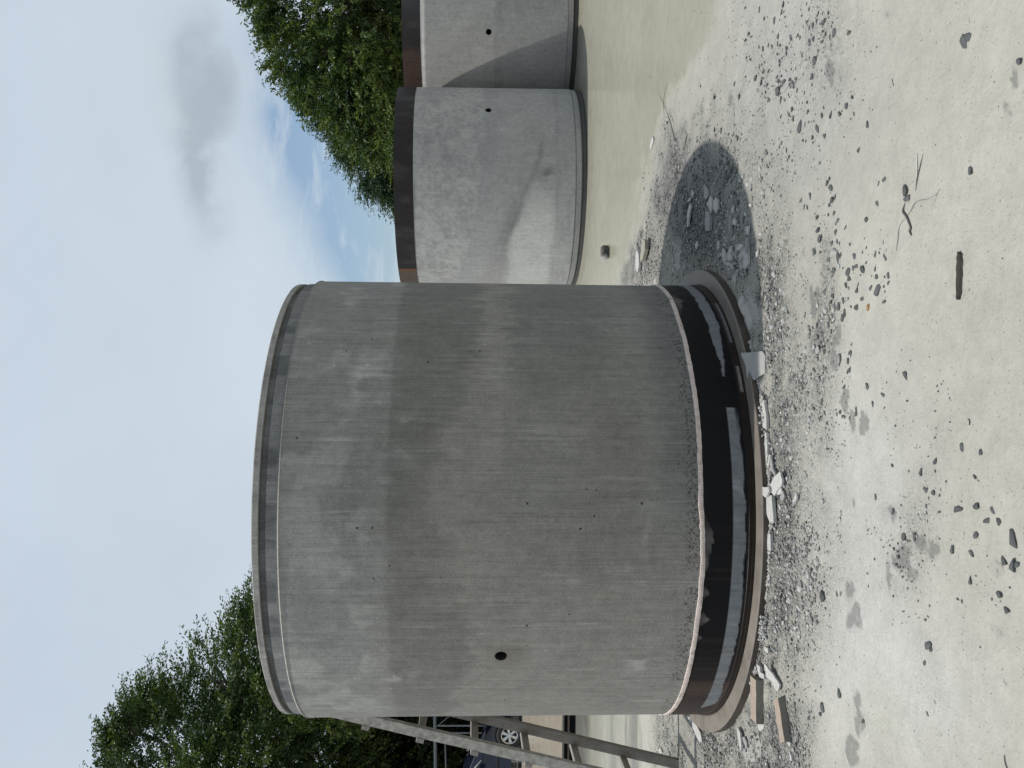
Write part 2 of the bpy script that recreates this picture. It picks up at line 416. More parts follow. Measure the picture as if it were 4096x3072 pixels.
def ground_color(x, y):
    P, Q, Pw, Qw, w1, w2, w3, wet = zones(x, y)
    pale = np.array([.395, .381, .334]); mud = np.array([.375, .362, .290]); white = np.array([.475, .47, .445]); dark = np.array([.135, .135, .132]); gvl = np.array([.262, .258, .234]); blue = np.array([.375, .372, .352])
    c = np.broadcast_to(pale, x.shape + (3,)).copy()
    mx = lambda c, k, t_: c + (t_ - c) * np.clip(k, 0, 1)[..., None]
    c = mx(c, .8 * ell(Pw, Qw, 3150, 300, 300, 600), blue)
    c = mx(c, .9 * ell(Pw, Qw, 3420, 2100, 260, 700) + .8 * ell(Pw, Qw, 3600, 2800, 350, 300), white)
    c = mx(c, .55 * ell(Pw, Qw, 3520, 2850, 130, 150), np.array([.41, .40, .33]))
    c = mx(c, wet, mud)
    c = mx(c, wet * sst(Q, 2600, 2850) * sst(P, 2330, 2420), np.array([.52, .51, .44]))
    c = mx(c, wet * sst(Q, 2600, 2850) * sst(P, 2330, 2500) * sst(fbm(x * .7, y * 7) , .5, .62), np.array([.36, .355, .33]))
    far_l = (x < -1.0) & (y > 9.6)
    c[far_l & (y < 12.9)] = np.array([.21, .205, .185])
    c[far_l & (y >= 11.9)] = np.array([.50, .44, .35])
    c = mx(c, np.where(far_l & (y < 11.5), sst(fbm(x * 1.2, y * 5, 3.), .52, .6), 0), np.array([.40, .40, .375]))
    g_ = gravelness(P, Q, Pw, Qw, w1, w2, wet)
    c = mx(c, g_ * .95, gvl)
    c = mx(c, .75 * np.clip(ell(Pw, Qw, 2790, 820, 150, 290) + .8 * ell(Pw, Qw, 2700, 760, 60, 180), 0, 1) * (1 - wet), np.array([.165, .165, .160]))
    # darker damp stains, each with its own place and shape
    st = np.zeros(x.shape)
    for (X0, Y0, a, b, k) in [(2800, 760, 130, 150, .55), (2760, 930, 90, 120, .7), (3262, 1190, 24, 95, 1.), (3270, 1370, 30, 70, .9), (3345, 1330, 20, 90, 1.), (3345, 1430, 24, 60, .9), (3385, 1600, 18, 60, 1.2), (3405, 1670, 14, 50, 1.2), (3460, 1700, 26, 45, 1.1),
                              (3565, 2060, 26, 45, 1.1), (3610, 2230, 45, 60, 1.1), (3640, 2290, 45, 35, 1.), (3680, 2190, 40, 50, .7), (3740, 2210, 25, 40, .8), (3550, 2300, 16, 70, .8), (3405, 2360, 24, 45, .9), (3435, 2470, 18, 55, 1.2),
                              (3410, 2500, 20, 40, .8), (3430, 2800, 24, 70, .8), (3440, 2900, 28, 60, .8), (3410, 3010, 28, 60, 1.1), (3990, 2280, 60, 70, .45), (4000, 2500, 70, 130, .40), (4020, 2740, 40, 60, .45), (3345, 300, 60, 110, .55), (3330, 150, 40, 100, .45), (3560, 60, 50, 70, .45), (4060, 320, 18, 60, .8), (4030, 440, 26, 50, .55), (3640, 2600, 30, 80, .35),
                              (2930, 420, 20, 60, .6), (3200, 820, 22, 50, .35), (3420, 2020, 14, 40, .8), (3290, 1000, 18, 60, .5)]:
        st = np.maximum(st, k * ell(P + w2 * 30, Q + w2 * 60, X0, Y0, a, b))
    st = sst(st * (1 + w2 * 1.6 + w3 * 1.8), .40, .62)
    c = mx(c, st * .22, dark); st0 = st
    # pale dust patches
    st = ell(Pw, Qw, 2690, 1010, 40, 90) + ell(Pw, Qw, 2580, 1100, 30, 60) + ell(Pw, Qw, 2985, 1230, 25, 90) + ell(Pw, Qw, 2980, 2960, 60, 90) + .8 * ell(Pw, Qw, 3070, 2250, 10, 350)
    c = mx(c, sst(st * (1 + w3 * 2), .35, .7) * .8, white)
    c = c * (.93 * (1 + w1 * .18 + w3 * .10))[..., None]
    return c, wet, g_, st0


def ground():
    def axis(lo, hi, step, a, b):
        r = list(np.arange(lo, hi + 1e-6, step)); s = step
        o = []; v = hi
        while v < b: s *= 1.16; v += s; o.append(v)
        s = step; q = []; v = lo
        while v > a: s *= 1.16; v -= s; q.append(v)
        return np.array(q[::-1] + r + o)
    xs = axis(-3.0, 3.2, .0125, -600, 600); ys = axis(2.15, 7.2, .0125, -300, 900)
    x, y = np.meshgrid(xs, ys, indexing='ij'); c, wet, g_, st = ground_color(x, y)
    near = np.exp(-np.maximum(0, np.hypot(x, y - 4.5) - 5) ** 2 / 8)
    n1_ = fbm(x * 5, y * 5, 1.) - .5; n2_ = fbm(x * 25, y * 25, 2.) - .5; n3_ = fbm(x * 60, y * 60, 6., 2) - .5
    z = H0(x, y) + near * (1 - wet) * (n1_ * .012 + n2_ * (.004 + .012 * g_) + n3_ * .008 * g_)
    z = z + .022 * np.exp(-((np.hypot(x + .6562, y - 5.2925) - 1.385) / .022) ** 2) * sst(fbm(x * 6, y * 6, 3.), .42, .6) * (y < 4.6)
    n, m_ = x.shape; idx = np.arange(n * m_).reshape(n, m_)
    Fc = np.stack([idx[:-1, :-1], idx[1:, :-1], idx[1:, 1:], idx[:-1, 1:]], -1).reshape(-1, 4)
    col = np.concatenate([c.reshape(-1, 3), wet.reshape(-1, 1)], 1)
    me = npmesh('ground', np.stack([x, y, z], -1).reshape(-1, 3), Fc, col, True)
    mk = np.stack([st.ravel(), g_.ravel(), sst(fbm(x * 3.1, y * 3.1, 8.), .50, .66).ravel(), np.ones(x.size)], 1).astype(np.float32)
    a_ = me.color_attributes.new('Mk', 'FLOAT_COLOR', 'POINT'); a_.data.foreach_set('color', mk.ravel())
    tag(link('ground', me, M_ground), kind='structure')


ground()

# ------------------------------------------------------------------ pipes
NEAR = (-.6562, 5.2925)


def lathe(name, prof, nseg, colf, m_, parent, dz=.0125, hole=None, wob=None, uv=False):
    """revolve (r,z) profile; phi=0 faces the camera side (-y), positive phi to +x"""
    P = []
    for (r0, z0), (r1, z1) in zip(prof, prof[1:]):
        k = max(1, int(math.hypot(r1 - r0, z1 - z0) / dz))
        for i in range(k):
            P.append((r0 + (r1 - r0) * i / k, z0 + (z1 - z0) * i / k))
            if hole and abs(r0 - hole[3]) < .003 and abs(r1 - r0) < .003 and abs(z0 + (z1 - z0) * i / k - hole[1]) < hole[2] * 3.6:
                for j in (1, 2, 3): P.append((r0, z0 + (z1 - z0) * (i + j / 4) / k))
    P.append(prof[-1]); P = np.array(P)
    ph = np.linspace(-math.pi, math.pi, nseg, endpoint=False)
    if hole:
        st_ = 2 * math.pi / nseg; k = ph[np.abs(ph - hole[0]) < hole[2] * 3.6 / hole[3]]
        ph = np.sort(np.concatenate([ph] + [k + st_ * j / 4 for j in (1, 2, 3)]))
    A, R_ = np.meshgrid(ph, P[:, 0], indexing='ij'); _, Z_ = np.meshgrid(ph, P[:, 1], indexing='ij')
    R_ = R_.copy(); Z_ = Z_.copy()
    if wob is not None: R_, Z_ = wob(A, R_, Z_)
    if hole:
        a0, z0, hr, Rh = hole
        u = (A - a0) * Rh; v = Z_ - z0; d = np.hypot(u, v) + 1e-9; out = np.abs(R_ - Rh) < .02
        inside = out & (d < hr); k = np.where(inside, hr / d, 1.)
        A = np.where(inside, a0 + u * k / Rh, A); Z_ = np.where(inside, z0 + v * k, Z_)
    V = np.stack([R_ * np.sin(A), -R_ * np.cos(A), Z_], -1)
    n, q = A.shape; idx = np.arange(n * q).reshape(n, q); nx_ = np.roll(idx, -1, 0)
    Fc = np.stack([idx[:, :-1], nx_[:, :-1], nx_[:, 1:], idx[:, 1:]], -1)
    if hole:
        ni = np.roll(inside, -1, 0)
        Fc = Fc[~(inside[:, :-1] & inside[:, 1:] & ni[:, :-1] & ni[:, 1:])]
    Fc = Fc.reshape(-1, 4)
    col = colf(A, Z_, R_) if colf else None
    col = None if col is None else col.reshape(-1, col.shape[-1])
    me = npmesh(name, V.reshape(-1, 3), Fc, col, True)
    try: me.set_sharp_from_angle(angle=RAD(28))
    except Exception: pass
    if uv:
        ul = me.uv_layers.new(name='UVMap'); vi = np.zeros(len(me.loops), np.int32); me.loops.foreach_get('vertex_index', vi)
        t_ = ((Z_ - Z_.min(1, keepdims=True)) / (Z_.max(1, keepdims=True) - Z_.min(1, keepdims=True) + 1e-9)).ravel()
        uu = np.stack([(A * 1.25).ravel()[vi], t_[vi]], 1); ul.data.foreach_set('uv', uu.astype(np.float32).ravel())
    return link(name, me, m_, parent)


def mixv(c, k, t_): return c + (np.asarray(t_) - c) * np.clip(k, 0, 1)[..., None]


def near_col(A, Z, R_):
    d = np.degrees(A); x, y = np.sin(A) * 1.25, np.cos(A) * 1.25
    n1_ = fbm(x * 2 + 9, y * 2, Z * 2) - .5; n2_ = fbm(x * 12, y * 12, Z * 2.5, 4) - .5; n3_ = fbm(x * 7, y * 7, Z * 7) - .5
    c = np.broadcast_to(np.array([.262, .264, .252]), A.shape + (3,)).copy()
    zz = Z + n2_ * .10 + n1_ * .15
    n6_ = fbm(x * 34, y * 34, Z * 1.6, 3) - .5; n7_ = fbm(x * 75, y * 75, Z * 3., 3) - .5; zz = zz + n6_ * .20 + n7_ * .10
    top = sst(zz, 1.70, 1.84)
    c = mixv(c, top, [.262, .270, .270])
    c = mixv(c, top * sst(n3_ + n1_ * .6, .02, .16) * .7, [.34, .35, .345])
    lo = 1.33 + .18 * np.exp(-((d - 10) / 22) ** 2) * 1 + .12 * sst(-d, 20, 60)
    up = 1.73
    c = mixv(c, sst(zz, lo - .03, lo + .03) * (1 - sst(Z + n6_ * .06 + n2_ * .03, up - .035, up + .035)) * .8, [.198, .202, .196])
    c = mixv(c, np.exp(-((Z - 1.735) / .018) ** 2) * .35, [.17, .175, .175])
    c = mixv(c, (np.exp(-((zz - 1.26) / .07) ** 2) * sst(d, -10, 25)) * .6, [.30, .30, .285])
    c = mixv(c, sst(1.18 - zz, 0, .06) * sst(zz, .62, .78) * sst(d, 18, 48) * .55, [.195, .20, .196])
    c = mixv(c, .5 * np.exp(-((zz - 1.42) / .2) ** 2 - ((d + 2) / 22) ** 2), [.29, .285, .262])
    c = mixv(c, .45 * np.exp(-((zz - .72) / .18) ** 2 - ((d - 5) / 28) ** 2), [.235, .232, .205])
    low = sst(.52 + n2_ * .1 - Z, 0, .12) * sst(d, -4, 14); c = mixv(c, low * .55, [.175, .182, .185])
    agg = np.clip(sst(.375 + n3_ * .10 + n1_ * .05 - Z, 0, .035) * sst(n2_ + .12, 0, .12) + .10 * low * sst(d, 5, 30), 0, 1)
    # swept trowel arcs, cracks
    c = mixv(c, np.exp(-((Z - .50 - .06 * np.cos((d + 4) / 7)) / .012) ** 2) * np.exp(-((d + 3) / 6) ** 2) * .5, [.36, .36, .33])
    for zc, dc, w_ in [(1.66, 19, .06), (2.1, -20, .09), (1.9, 31, .05), (1.72, -37, .07), (.55, -33, .05)]:
        c = mixv(c, sst(n3_, .03, .09) * np.exp(-((Z - zc) / w_) ** 2 - ((d - dc) / 4) ** 2) * .8, [.42, .43, .42])
    # rim: pale ridge line, dark streaked groove, pale lip
    c = mixv(c, sst(Z, 2.243, 2.246), [.225, .235, .24]); c = mixv(c, sst(Z, 2.246, 2.25) * sst(n2_, .0, .14), [.15, .16, .17])
    c = mixv(c, ((Z > 2.300) & (Z < 2.331)) * (.7 + n2_ * 2), [.15, .155, .16])
    c = mixv(c, sst(Z, 2.331, 2.334), [.33, .335, .33]); c = mixv(c, sst(Z, 2.334, 2.335) * sst(n3_, .0, .1), [.25, .255, .25])
    c = mixv(c, ((Z > 2.2345) & (Z < 2.2435)) * sst(-d, -20, 5) * .9, [.50, .50, .48])
    hr_ = np.hypot((d + 31.2) * .0218, Z - 1.19); c = mixv(c, np.exp(-(hr_ / .075) ** 2) * .35, [.14, .115, .085])
    c[R_ < 1.2] = (.25, .25, .24)
    c = .235 + (c - .235) * 1.25; c = np.maximum(c, .03) * np.array([1.04, 1.0, .960]) * .77
    return np.concatenate([c, 1 - agg[..., None]], -1)


def hole_part(parent, deg, z, r, R_, depth=.2, m_=M_black):
    a = RAD(deg); bm = bmesh.new(); n = 24; rings = []
    for k, (dd, rr) in enumerate([(.004, r * .985), (-.03, r * .93), (-depth, r * .9)]):
        ring = []
        for i in range(n):
            th = 2 * math.pi * i / n; u = math.cos(th) * rr; v = math.sin(th) * rr; aa = a + u / R_
            ring.append(bm.verts.new(((R_ + dd - .004) * math.sin(aa), -(R_ + dd - .004) * math.cos(aa), z + v)))
        rings.append(ring)
    for r0, r1 in zip(rings, rings[1:]):
        for k in range(n): bm.faces.new((r0[k], r0[(k + 1) % n], r1[(k + 1) % n], r1[k]))
    bm.faces.new(rings[-1]); return bmobj('lifting_hole', bm, m_, parent, smooth=False)


M_holein = plain('hole_lining', (.16, .15, .135), .3, 40, .9, .003)
pipe = empty('concrete_pipe', (*NEAR, 0), label='nearest large concrete pipe standing upright with a black steel collar at its foot', cat='pipe')
prof = [(1.02, .07), (1.02, 2.366), (1.222, 2.366), (1.232, 2.360), (1.232, 2.334), (1.212, 2.330), (1.212, 2.302), (1.234, 2.299), (1.236, 2.246), (1.252, 2.242), (1.254, 2.238), (1.250, 2.234), (1.250, .285), (1.235, .283), (1.235, .07)]
prof = prof[::-1]
HOLE1 = (RAD(-31.2), 1.216, .030, 1.25)
lathe('concrete_wall', prof, 720, near_col, M_conc, pipe, hole=HOLE1, wob=lambda A, R_, Z: (R_ + np.where(R_ > 1.2, (fbm(A * 18, Z * 3, 2.) - .5) * .0025, 0), Z))
hole_part(pipe, -31.2, 1.216, .030, 1.25, .2, M_black)


def collar_col(A, Z, R_):
    d = np.degrees(A); x, y = np.sin(A) * 1.25, np.cos(A) * 1.25
    n1_ = fbm(x * 5, y * 5, 3.) - .5; n2_ = fbm(x * 25, y * 25, Z * 6) - .5; n3_ = fbm(x * 40, y * 40, Z * 12, 3) - .5
    c = np.broadcast_to(np.array([.006, .006, .0075]), A.shape + (3,)).copy()
    c = mixv(c, sst(-d, 25, 60) * .9, [.045, .032, .028]); c = mixv(c, sst(-d, 40, 42) * (1 - sst(-d, 44, 50)) * .4, [.09, .06, .045])
    c = mixv(c, sst(.085 - Z, 0, .02) * .8, [.030, .022, .017])
    gray = [.165, .175, .185]
    band = sst(Z, .090 + n1_ * .03 + n2_ * .02, .094 + n1_ * .03 + n2_ * .02) * (Z < .150) * (d > -53 - (Z - .09) * 60) * (d < 26)
    band = band * (1 - sst(d, 18, 27) * sst(.115 - Z, 0, .01))
    c = mixv(c, band, gray); c = mixv(c, band * sst(n2_, .04, .15) * .7, [.25, .26, .27])
    t_ = sst(d, 33, 50); b2 = sst(Z, .128 - .030 * t_ + n2_ * .02, .131 - .03 * t_ + n2_ * .02) * (1 - sst(Z, .138 + .017 * t_ + n2_ * .02, .140 + .017 * t_ + n2_ * .02)) * (d > 34)
    c = mixv(c, b2, [.17, .18, .19])
    b3 = ((d > 44) & (d < 61)) * sst(Z, .052, .054) * (1 - sst(Z, .066 + n2_ * .01, .068 + n2_ * .01)); c = mixv(c, b3, [.13, .135, .14])
    b4 = ((d > 30) & (d < 37)) * sst(Z, .056, .058) * (1 - sst(Z, .064, .066)); c = mixv(c, b4, [.22, .20, .18])
    for dc, w_, h_ in [(-3, 3.4, .045), (-8, 2.5, .02), (-14.5, 1.2, .03), (-21, 1.6, .04), (62, 5, .035), (-26, .8, .02)]:
        k = (Z > .279 - h_ * (1 + n2_ * 2) * np.exp(-((d - dc) / w_) ** 2)) * np.exp(-((d - dc) / w_) ** 2) * 1.4; c = mixv(c, k * .7, [.10, .09, .085])
    st = sst(fbm(x * 60, y * 60, 1., 2), .66, .74) * sst(-d, -5, 10) * (Z > .152); c = mixv(c, st * .12, [.06, .05, .045])
    return c


lathe('steel_collar', [(1.236, .046), (1.256, .046), (1.256, .058), (1.2535, .060), (1.2535, .0625), (1.256, .064), (1.256, .074), (1.2535, .076), (1.2535, .078), (1.2525, .080), (1.2525, .286), (1.240, .286)], 1400, collar_col, M_steel, pipe, dz=.0055)


def tape_wob(A, R_, Z):
    x, y = np.sin(A), np.cos(A); d = np.degrees(A)
    dz_ = (fbm(x * 5, y * 5, 2.) - .5) * .012 + np.interp(d, [-90, -60, -30, -8, 5, 25, 60, 90], [0, -.002, .0, -.006, .008, .0, .004, 0])
    ed = (fbm(x * 50, y * 50, Z * 30) - .5) * .006
    return R_ + (fbm(x * 60, y * 60, Z * 60) - .5) * .003, Z + dz_ + ed


lathe('sealing_tape', [(1.2510, .281), (1.2560, .282), (1.2570, .292), (1.2555, .302), (1.2505, .3035)], 1200, None, M_tape, pipe, dz=.004, wob=tape_wob, uv=True)


def ring_col(A, Z, R_):
    x, y = np.sin(A) * R_, np.cos(A) * R_; n_ = fbm(x * 6, y * 6, 1.) - .5
    c = np.broadcast_to(np.array([.200, .176, .150]), A.shape + (3,)).copy()
    c = mixv(c, sst(n_, .0, .2) * .5, [.14, .125, .11]); c = mixv(c, sst(np.degrees(A), 10, 45) * .6, [.15, .135, .12])
    c = mixv(c, ((R_ < 1.262)) * .85, [.02, .016, .013])
    c = mixv(c, (Z < .0405) * 1., [.050, .038, .030]); c = mixv(c, (Z < .0405) * sst(n_, .02, .2) * .8, [.085, .07, .058])
    return c


ring = empty('casting_ring', (*NEAR, 0), label='brown steel casting ring on the mud under the nearest pipe', cat='steel ring')
lathe('ring_plate', [(1.18, .0), (1.18, .0425), (1.255, .0425), (1.262, .0455), (1.318, .0445), (1.339, .0435), (1.3405, .0415), (1.3445, .0412), (1.3465, .0385), (1.3465, -.01)], 1000, ring_col, M_ring, ring, dz=.006)

# the two far pipes stand the other way up, steel collar on top
P2 = (2.524, 11.43); P3 = (4.94, 12.42)


def p2_col(A, Z, R_):
    d = np.degrees(A); x, y = np.sin(A) * 1.25, np.cos(A) * 1.25
    n1_ = fbm(x * 2 + 3, y * 2 + 40, Z * 2) - .5; n2_ = fbm(x * 10, y * 10, Z * 10) - .5; n3_ = fbm(x * 4, y * 4, Z * 16) - .5; n4_ = fbm(x * 16, y * 16, Z * 3) - .5
    c = np.broadcast_to(np.array([.315, .315, .31]), A.shape + (3,)).copy()
    b1 = np.interp(d, [-75, -50, -20, 10, 35, 60], [1.60, 1.45, 1.32, 1.26, 1.24, 1.22]) + n1_ * .06
    up = sst(Z, b1, b1 + .03)
    n5_ = fbm(x * 26, y * 26, Z * 26) - .5; c = mixv(c, up * sst(n2_ + n5_ * 1.2 + n1_ * .5, -.12, .25) * .42, [.40, .40, .39]); c = mixv(c, up * sst(-n2_ - n5_ * 1.3 - n1_ * .4, -.05, .25) * .5, [.25, .25, .25])
    c = mixv(c, (1 - up) * sst(Z, b1 - .30, b1) * .55, [.27, .275, .28])
    # damp plume running down to the left
    cz_ = np.interp(d, [-70, -40, -15, 5, 20], [1.0, .98, .78, .58, .55])
    c = mixv(c, np.exp(-((Z - cz_ - .05) / .09) ** 2) * np.exp(-((d + 34) / 16) ** 2) * (1 + n4_ * 3), [.17, .17, .17])
    c = mixv(c, np.exp(-((Z - cz_ - .01 + n4_ * .06) / .030) ** 2) * sst(d + 60, 0, 15) * sst(22 - d, 0, 12) * .55, [.19, .19, .19])
    c = mixv(c, sst(Z - cz_, 0, .05) * sst(cz_ + .42 - Z, 0, .3) * sst(-d, -10, 25) * .45, [.245, .245, .245])
    c = mixv(c, np.exp(-((Z - .52) / .09) ** 2) * np.exp(-((d + 6) / 8) ** 2) * sst(n4_, -.02, .1) * .9, [.17, .17, .17])
    c = mixv(c, sst(cz_ - Z + n3_ * .05, 0, .1) * sst(Z, .35, .5) * sst(-d, 5, 30) * .75, [.46, .46, .44])
    c = mixv(c, sst(n3_, .02, .14) * sst(.5 - Z, 0, .1) * .4, [.24, .24, .245])
    c = mixv(c, np.exp(-((Z - .40) / .012) ** 2) * .4, [.22, .22, .22])
    c = mixv(c, ((Z < .19) & (Z > .175)) * .8, [.14, .14, .14]); c = mixv(c, (Z < .10) * .9, [.05, .05, .048]); c = mixv(c, ((Z < .115) & (Z > .10)) * .9, [.10, .10, .10])
    c[R_ < 1.2] = (.2, .2, .2)
    return c


def p3_col(A, Z, R_):
    x, y = np.sin(A) * 1.25, np.cos(A) * 1.25
    n1_ = fbm(x * 3, y * 3 + 70, Z * 3) - .5; n2_ = fbm(x * 9, y * 9, Z * 20) - .5
    c = np.broadcast_to(np.array([.315, .31, .30]), A.shape + (3,)).copy()
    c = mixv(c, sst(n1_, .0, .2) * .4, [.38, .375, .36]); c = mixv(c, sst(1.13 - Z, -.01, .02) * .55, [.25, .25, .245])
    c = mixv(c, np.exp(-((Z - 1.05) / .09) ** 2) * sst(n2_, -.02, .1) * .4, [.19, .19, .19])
    c = mixv(c, sst(Z, 2.005, 2.015), [.62, .60, .57]); c = mixv(c, ((Z < .19) & (Z > .18)) * .8, [.12, .12, .12])
    c = mixv(c, (Z < .115) * .95, [.05, .048, .04])  # foot of the pipe darkened in its colour for the shadow side
    c[R_ < 1.2] = (.2, .2, .2)
    return c


def collar2(rust):
    def f(A, Z, R_):
        d = np.degrees(A); x, y = np.sin(A) * 1.25, np.cos(A) * 1.25; n_ = fbm(x * 8, y * 8, Z * 3) - .5
        c = np.broadcast_to(np.array([.026, .023, .023]), A.shape + (3,)).copy()
        c = mixv(c, sst(n_, .0, .2) * .6, [.055, .05, .05])
        if rust == 2:
            k = sst(-d, 62.5, 63); c = mixv(c, k, [.09, .07, .058]); c = mixv(c, ((d > -64.5) & (d < -62)) * .9, [.12, .062, .035])
            c = mixv(c, sst(Z, 2.285, 2.31) * .4, [.03, .045, .045])
        else:
            c = mixv(c, sst(n_ * .3 - np.radians(d) - .45, -.05, .25) * .9, [.062, .040, .033]); c = mixv(c, sst(d, -30, 10) * .5, [.085, .088, .095])
        return c
    return f


def far_pipe(loc, label, colf, rust, holedeg, holez, tilt, top, steelz):
    p = empty('concrete_pipe', (*loc, 0), label=label, cat='pipe', group='concrete pipes standing in the yard')
    p.rotation_euler = tilt
    pr = [(1.02, .04), (1.02, steelz + .1), (1.24, steelz + .1), (1.240, steelz), (1.25, steelz - .002), (1.25, .19), (1.244, .187), (1.244, .178), (1.246, .175), (1.236, .118), (1.222, .112), (1.222, .098), (1.236, .094), (1.236, .055), (1.225, .04)]
    pr = pr[::-1]
    lathe('concrete_wall', pr, 480, colf, M_conc2, p, dz=.02, hole=(RAD(holedeg), holez, .037, 1.25))
    hole_part(p, holedeg, holez, .037, 1.25, .2, M_black)
    lathe('steel_collar', [(1.2485, steelz - .004), (1.253, steelz - .004), (1.253, top), (1.238, top), (1.238, steelz)][::1], 480, collar2(rust), M_steel, p, dz=.02)
    return p


pipe['group'] = 'concrete pipes standing in the yard'
far_pipe(P2, 'middle concrete pipe standing in muddy water with its dark steel collar on top', p2_col, 2, 34.8, 1.197, (0, -.009, 0), 2.295, 2.074)
far_pipe(P3, 'farthest concrete pipe, rusty collar on top and a curved shadow across it', p3_col, 3, -21, 1.197, (0, -.004, 0), 2.30, 2.07)

# ------------------------------------------------------------------ stones
_ico = bmesh.new(); bmesh.ops.create_icosphere(_ico, subdivisions=1, radius=1)
ICO_V = np.array([v.co[:] for v in _ico.verts]); ICO_F = np.array([[v.index for v in f.verts] for f in _ico.faces]); _ico.free()
_ic2 = bmesh.new(); bmesh.ops.create_icosphere(_ic2, subdivisions=2, radius=1)
IC2_V = np.array([v.co[:] for v in _ic2.verts]); IC2_F = np.array([[v.index for v in f.verts] for f in _ic2.faces]); _ic2.free()
rs = np.random.RandomState(11)


def in_ring(x, y, r=1.36):
    return (np.hypot(x - NEAR[0], y - NEAR[1]) < r) | (np.hypot(x - P2[0], y - P2[1]) < 1.3) | (np.hypot(x - P3[0], y - P3[1]) < 1.3)


def gravel():
    N = 620000
    x = rs.uniform(-2.9, 3.1, N); y = 2.2 * (7.4 / 2.2) ** rs.rand(N)
    P, Q, Pw, Qw, w1, w2, w3, wet = zones(x, y); g_ = gravelness(P, Q, Pw, Qw, w1, w2, wet)
    clus = sst(fbm(x * 4, y * 4, 7.), .5, .72)
    dens = g_ ** 1.1 * .36 + .010 * clus * (1 - wet) + .0014 * (1 - wet)
    dens = dens * np.where(P > 3250, .8, 1)
    k = (rs.rand(N) < dens) & ~in_ring(x, y, 1.352)
    x, y, g_, P = x[k], y[k], g_[k], P[k]; n = len(x)
    s = .0014 + .0062 * rs.rand(n) ** 3.2 * (.35 + .9 * g_); s = np.clip(s, .0014, .009)
    V = ICO_V[None] * (1 + rs.uniform(-.32, .32, (n, 12, 1)))
    V = V * np.stack([s * rs.uniform(.8, 1.5, n), s * rs.uniform(.8, 1.5, n), s * rs.uniform(.45, .8, n)], 1)[:, None]
    a = rs.rand(n) * 6.28; ca, sa = np.cos(a)[:, None], np.sin(a)[:, None]
    vx = V[..., 0] * ca - V[..., 1] * sa + x[:, None]; vy = V[..., 0] * sa + V[..., 1] * ca + y[:, None]
    vz = V[..., 2] + (H0(x, y) + s * .25)[:, None]
    t_ = rs.rand(n); c = np.where((t_ < .42)[:, None], np.array([.19, .19, .18]), np.where((t_ < .80)[:, None], np.array([.085, .088, .09]), np.array([.40, .395, .38])))
    c = np.where(((P > 3300) & (t_ < .8))[:, None], np.array([.13, .135, .135]), c) * rs.uniform(.75, 1.2, (n, 1))
    Fc = (ICO_F[None] + (np.arange(n) * 12)[:, None, None]).reshape(-1, 3)
    me = npmesh('gravel', np.stack([vx, vy, vz], -1).reshape(-1, 3), Fc, np.repeat(c, 12, 0))
    tag(link('gravel', me, M_stone), label='fine grey gravel and grit strewn over the mud', cat='gravel', kind='stuff')
    print('gravel', n)


gravel()


def stone_mesh(sz, flat, col, seed, planes=15):
    r = np.random.RandomState(seed); V = IC2_V * (1 + r.uniform(-.06, .06, (len(IC2_V), 1)))
    for _ in range(planes):                        # chip flat facets off
        n_ = r.normal(size=3); n_ /= np.linalg.norm(n_); d = r.uniform(.42, .80); k = V @ n_ - d; V = V - np.maximum(k, 0)[:, None] * n_
    V = V * np.array([sz * r.uniform(.8, 1.5), sz * r.uniform(.6, 1.15), sz * flat])
    c = np.broadcast_to(np.array(col) * r.uniform(.8, 1.2), (len(V), 3)) * (1 + r.uniform(-.12, .12, (len(V), 1)))
    return npmesh('stone', V, IC2_F, c)


DK = [stone_mesh(.0112, .40, (.078, .081, .082), i) for i in range(10)]
LT = [stone_mesh(.0120, .62, (.36, .36, .345), 50 + i) for i in range(8)]
GR = [stone_mesh(.0110, .6, (.21, .215, .21), 90 + i) for i in range(6)]


STONES = []


def put_stone(x, y, kind, s, rz=None, label=None, group=None, squash=1., name='stone'):
    me = {'d': DK, 'l': LT, 'g': GR}[kind]; me = me[rs.randint(len(me))]
    o = link(name, me, M_stone); s_ = s * .98
    o.scale = (s_, s_, s_ * squash); o.rotation_euler = (rs.uniform(-.2, .2), rs.uniform(-.2, .2), rs.rand() * 6.28 if rz is None else rz)
    o.location = (x, y, H0(x, y) + .0022 * s_)
    if label: return tag(o, label=label, cat='stone chip', group=group)
    tag(o, cat='stone'); STONES.append((o, kind, x, y, s)); return o


def at_px(px, py, kind, s, **k):
    p = G(px, py); p = G(px, py, H0(p.x, p.y)); return put_stone(p.x, p.y, kind, s, **k)


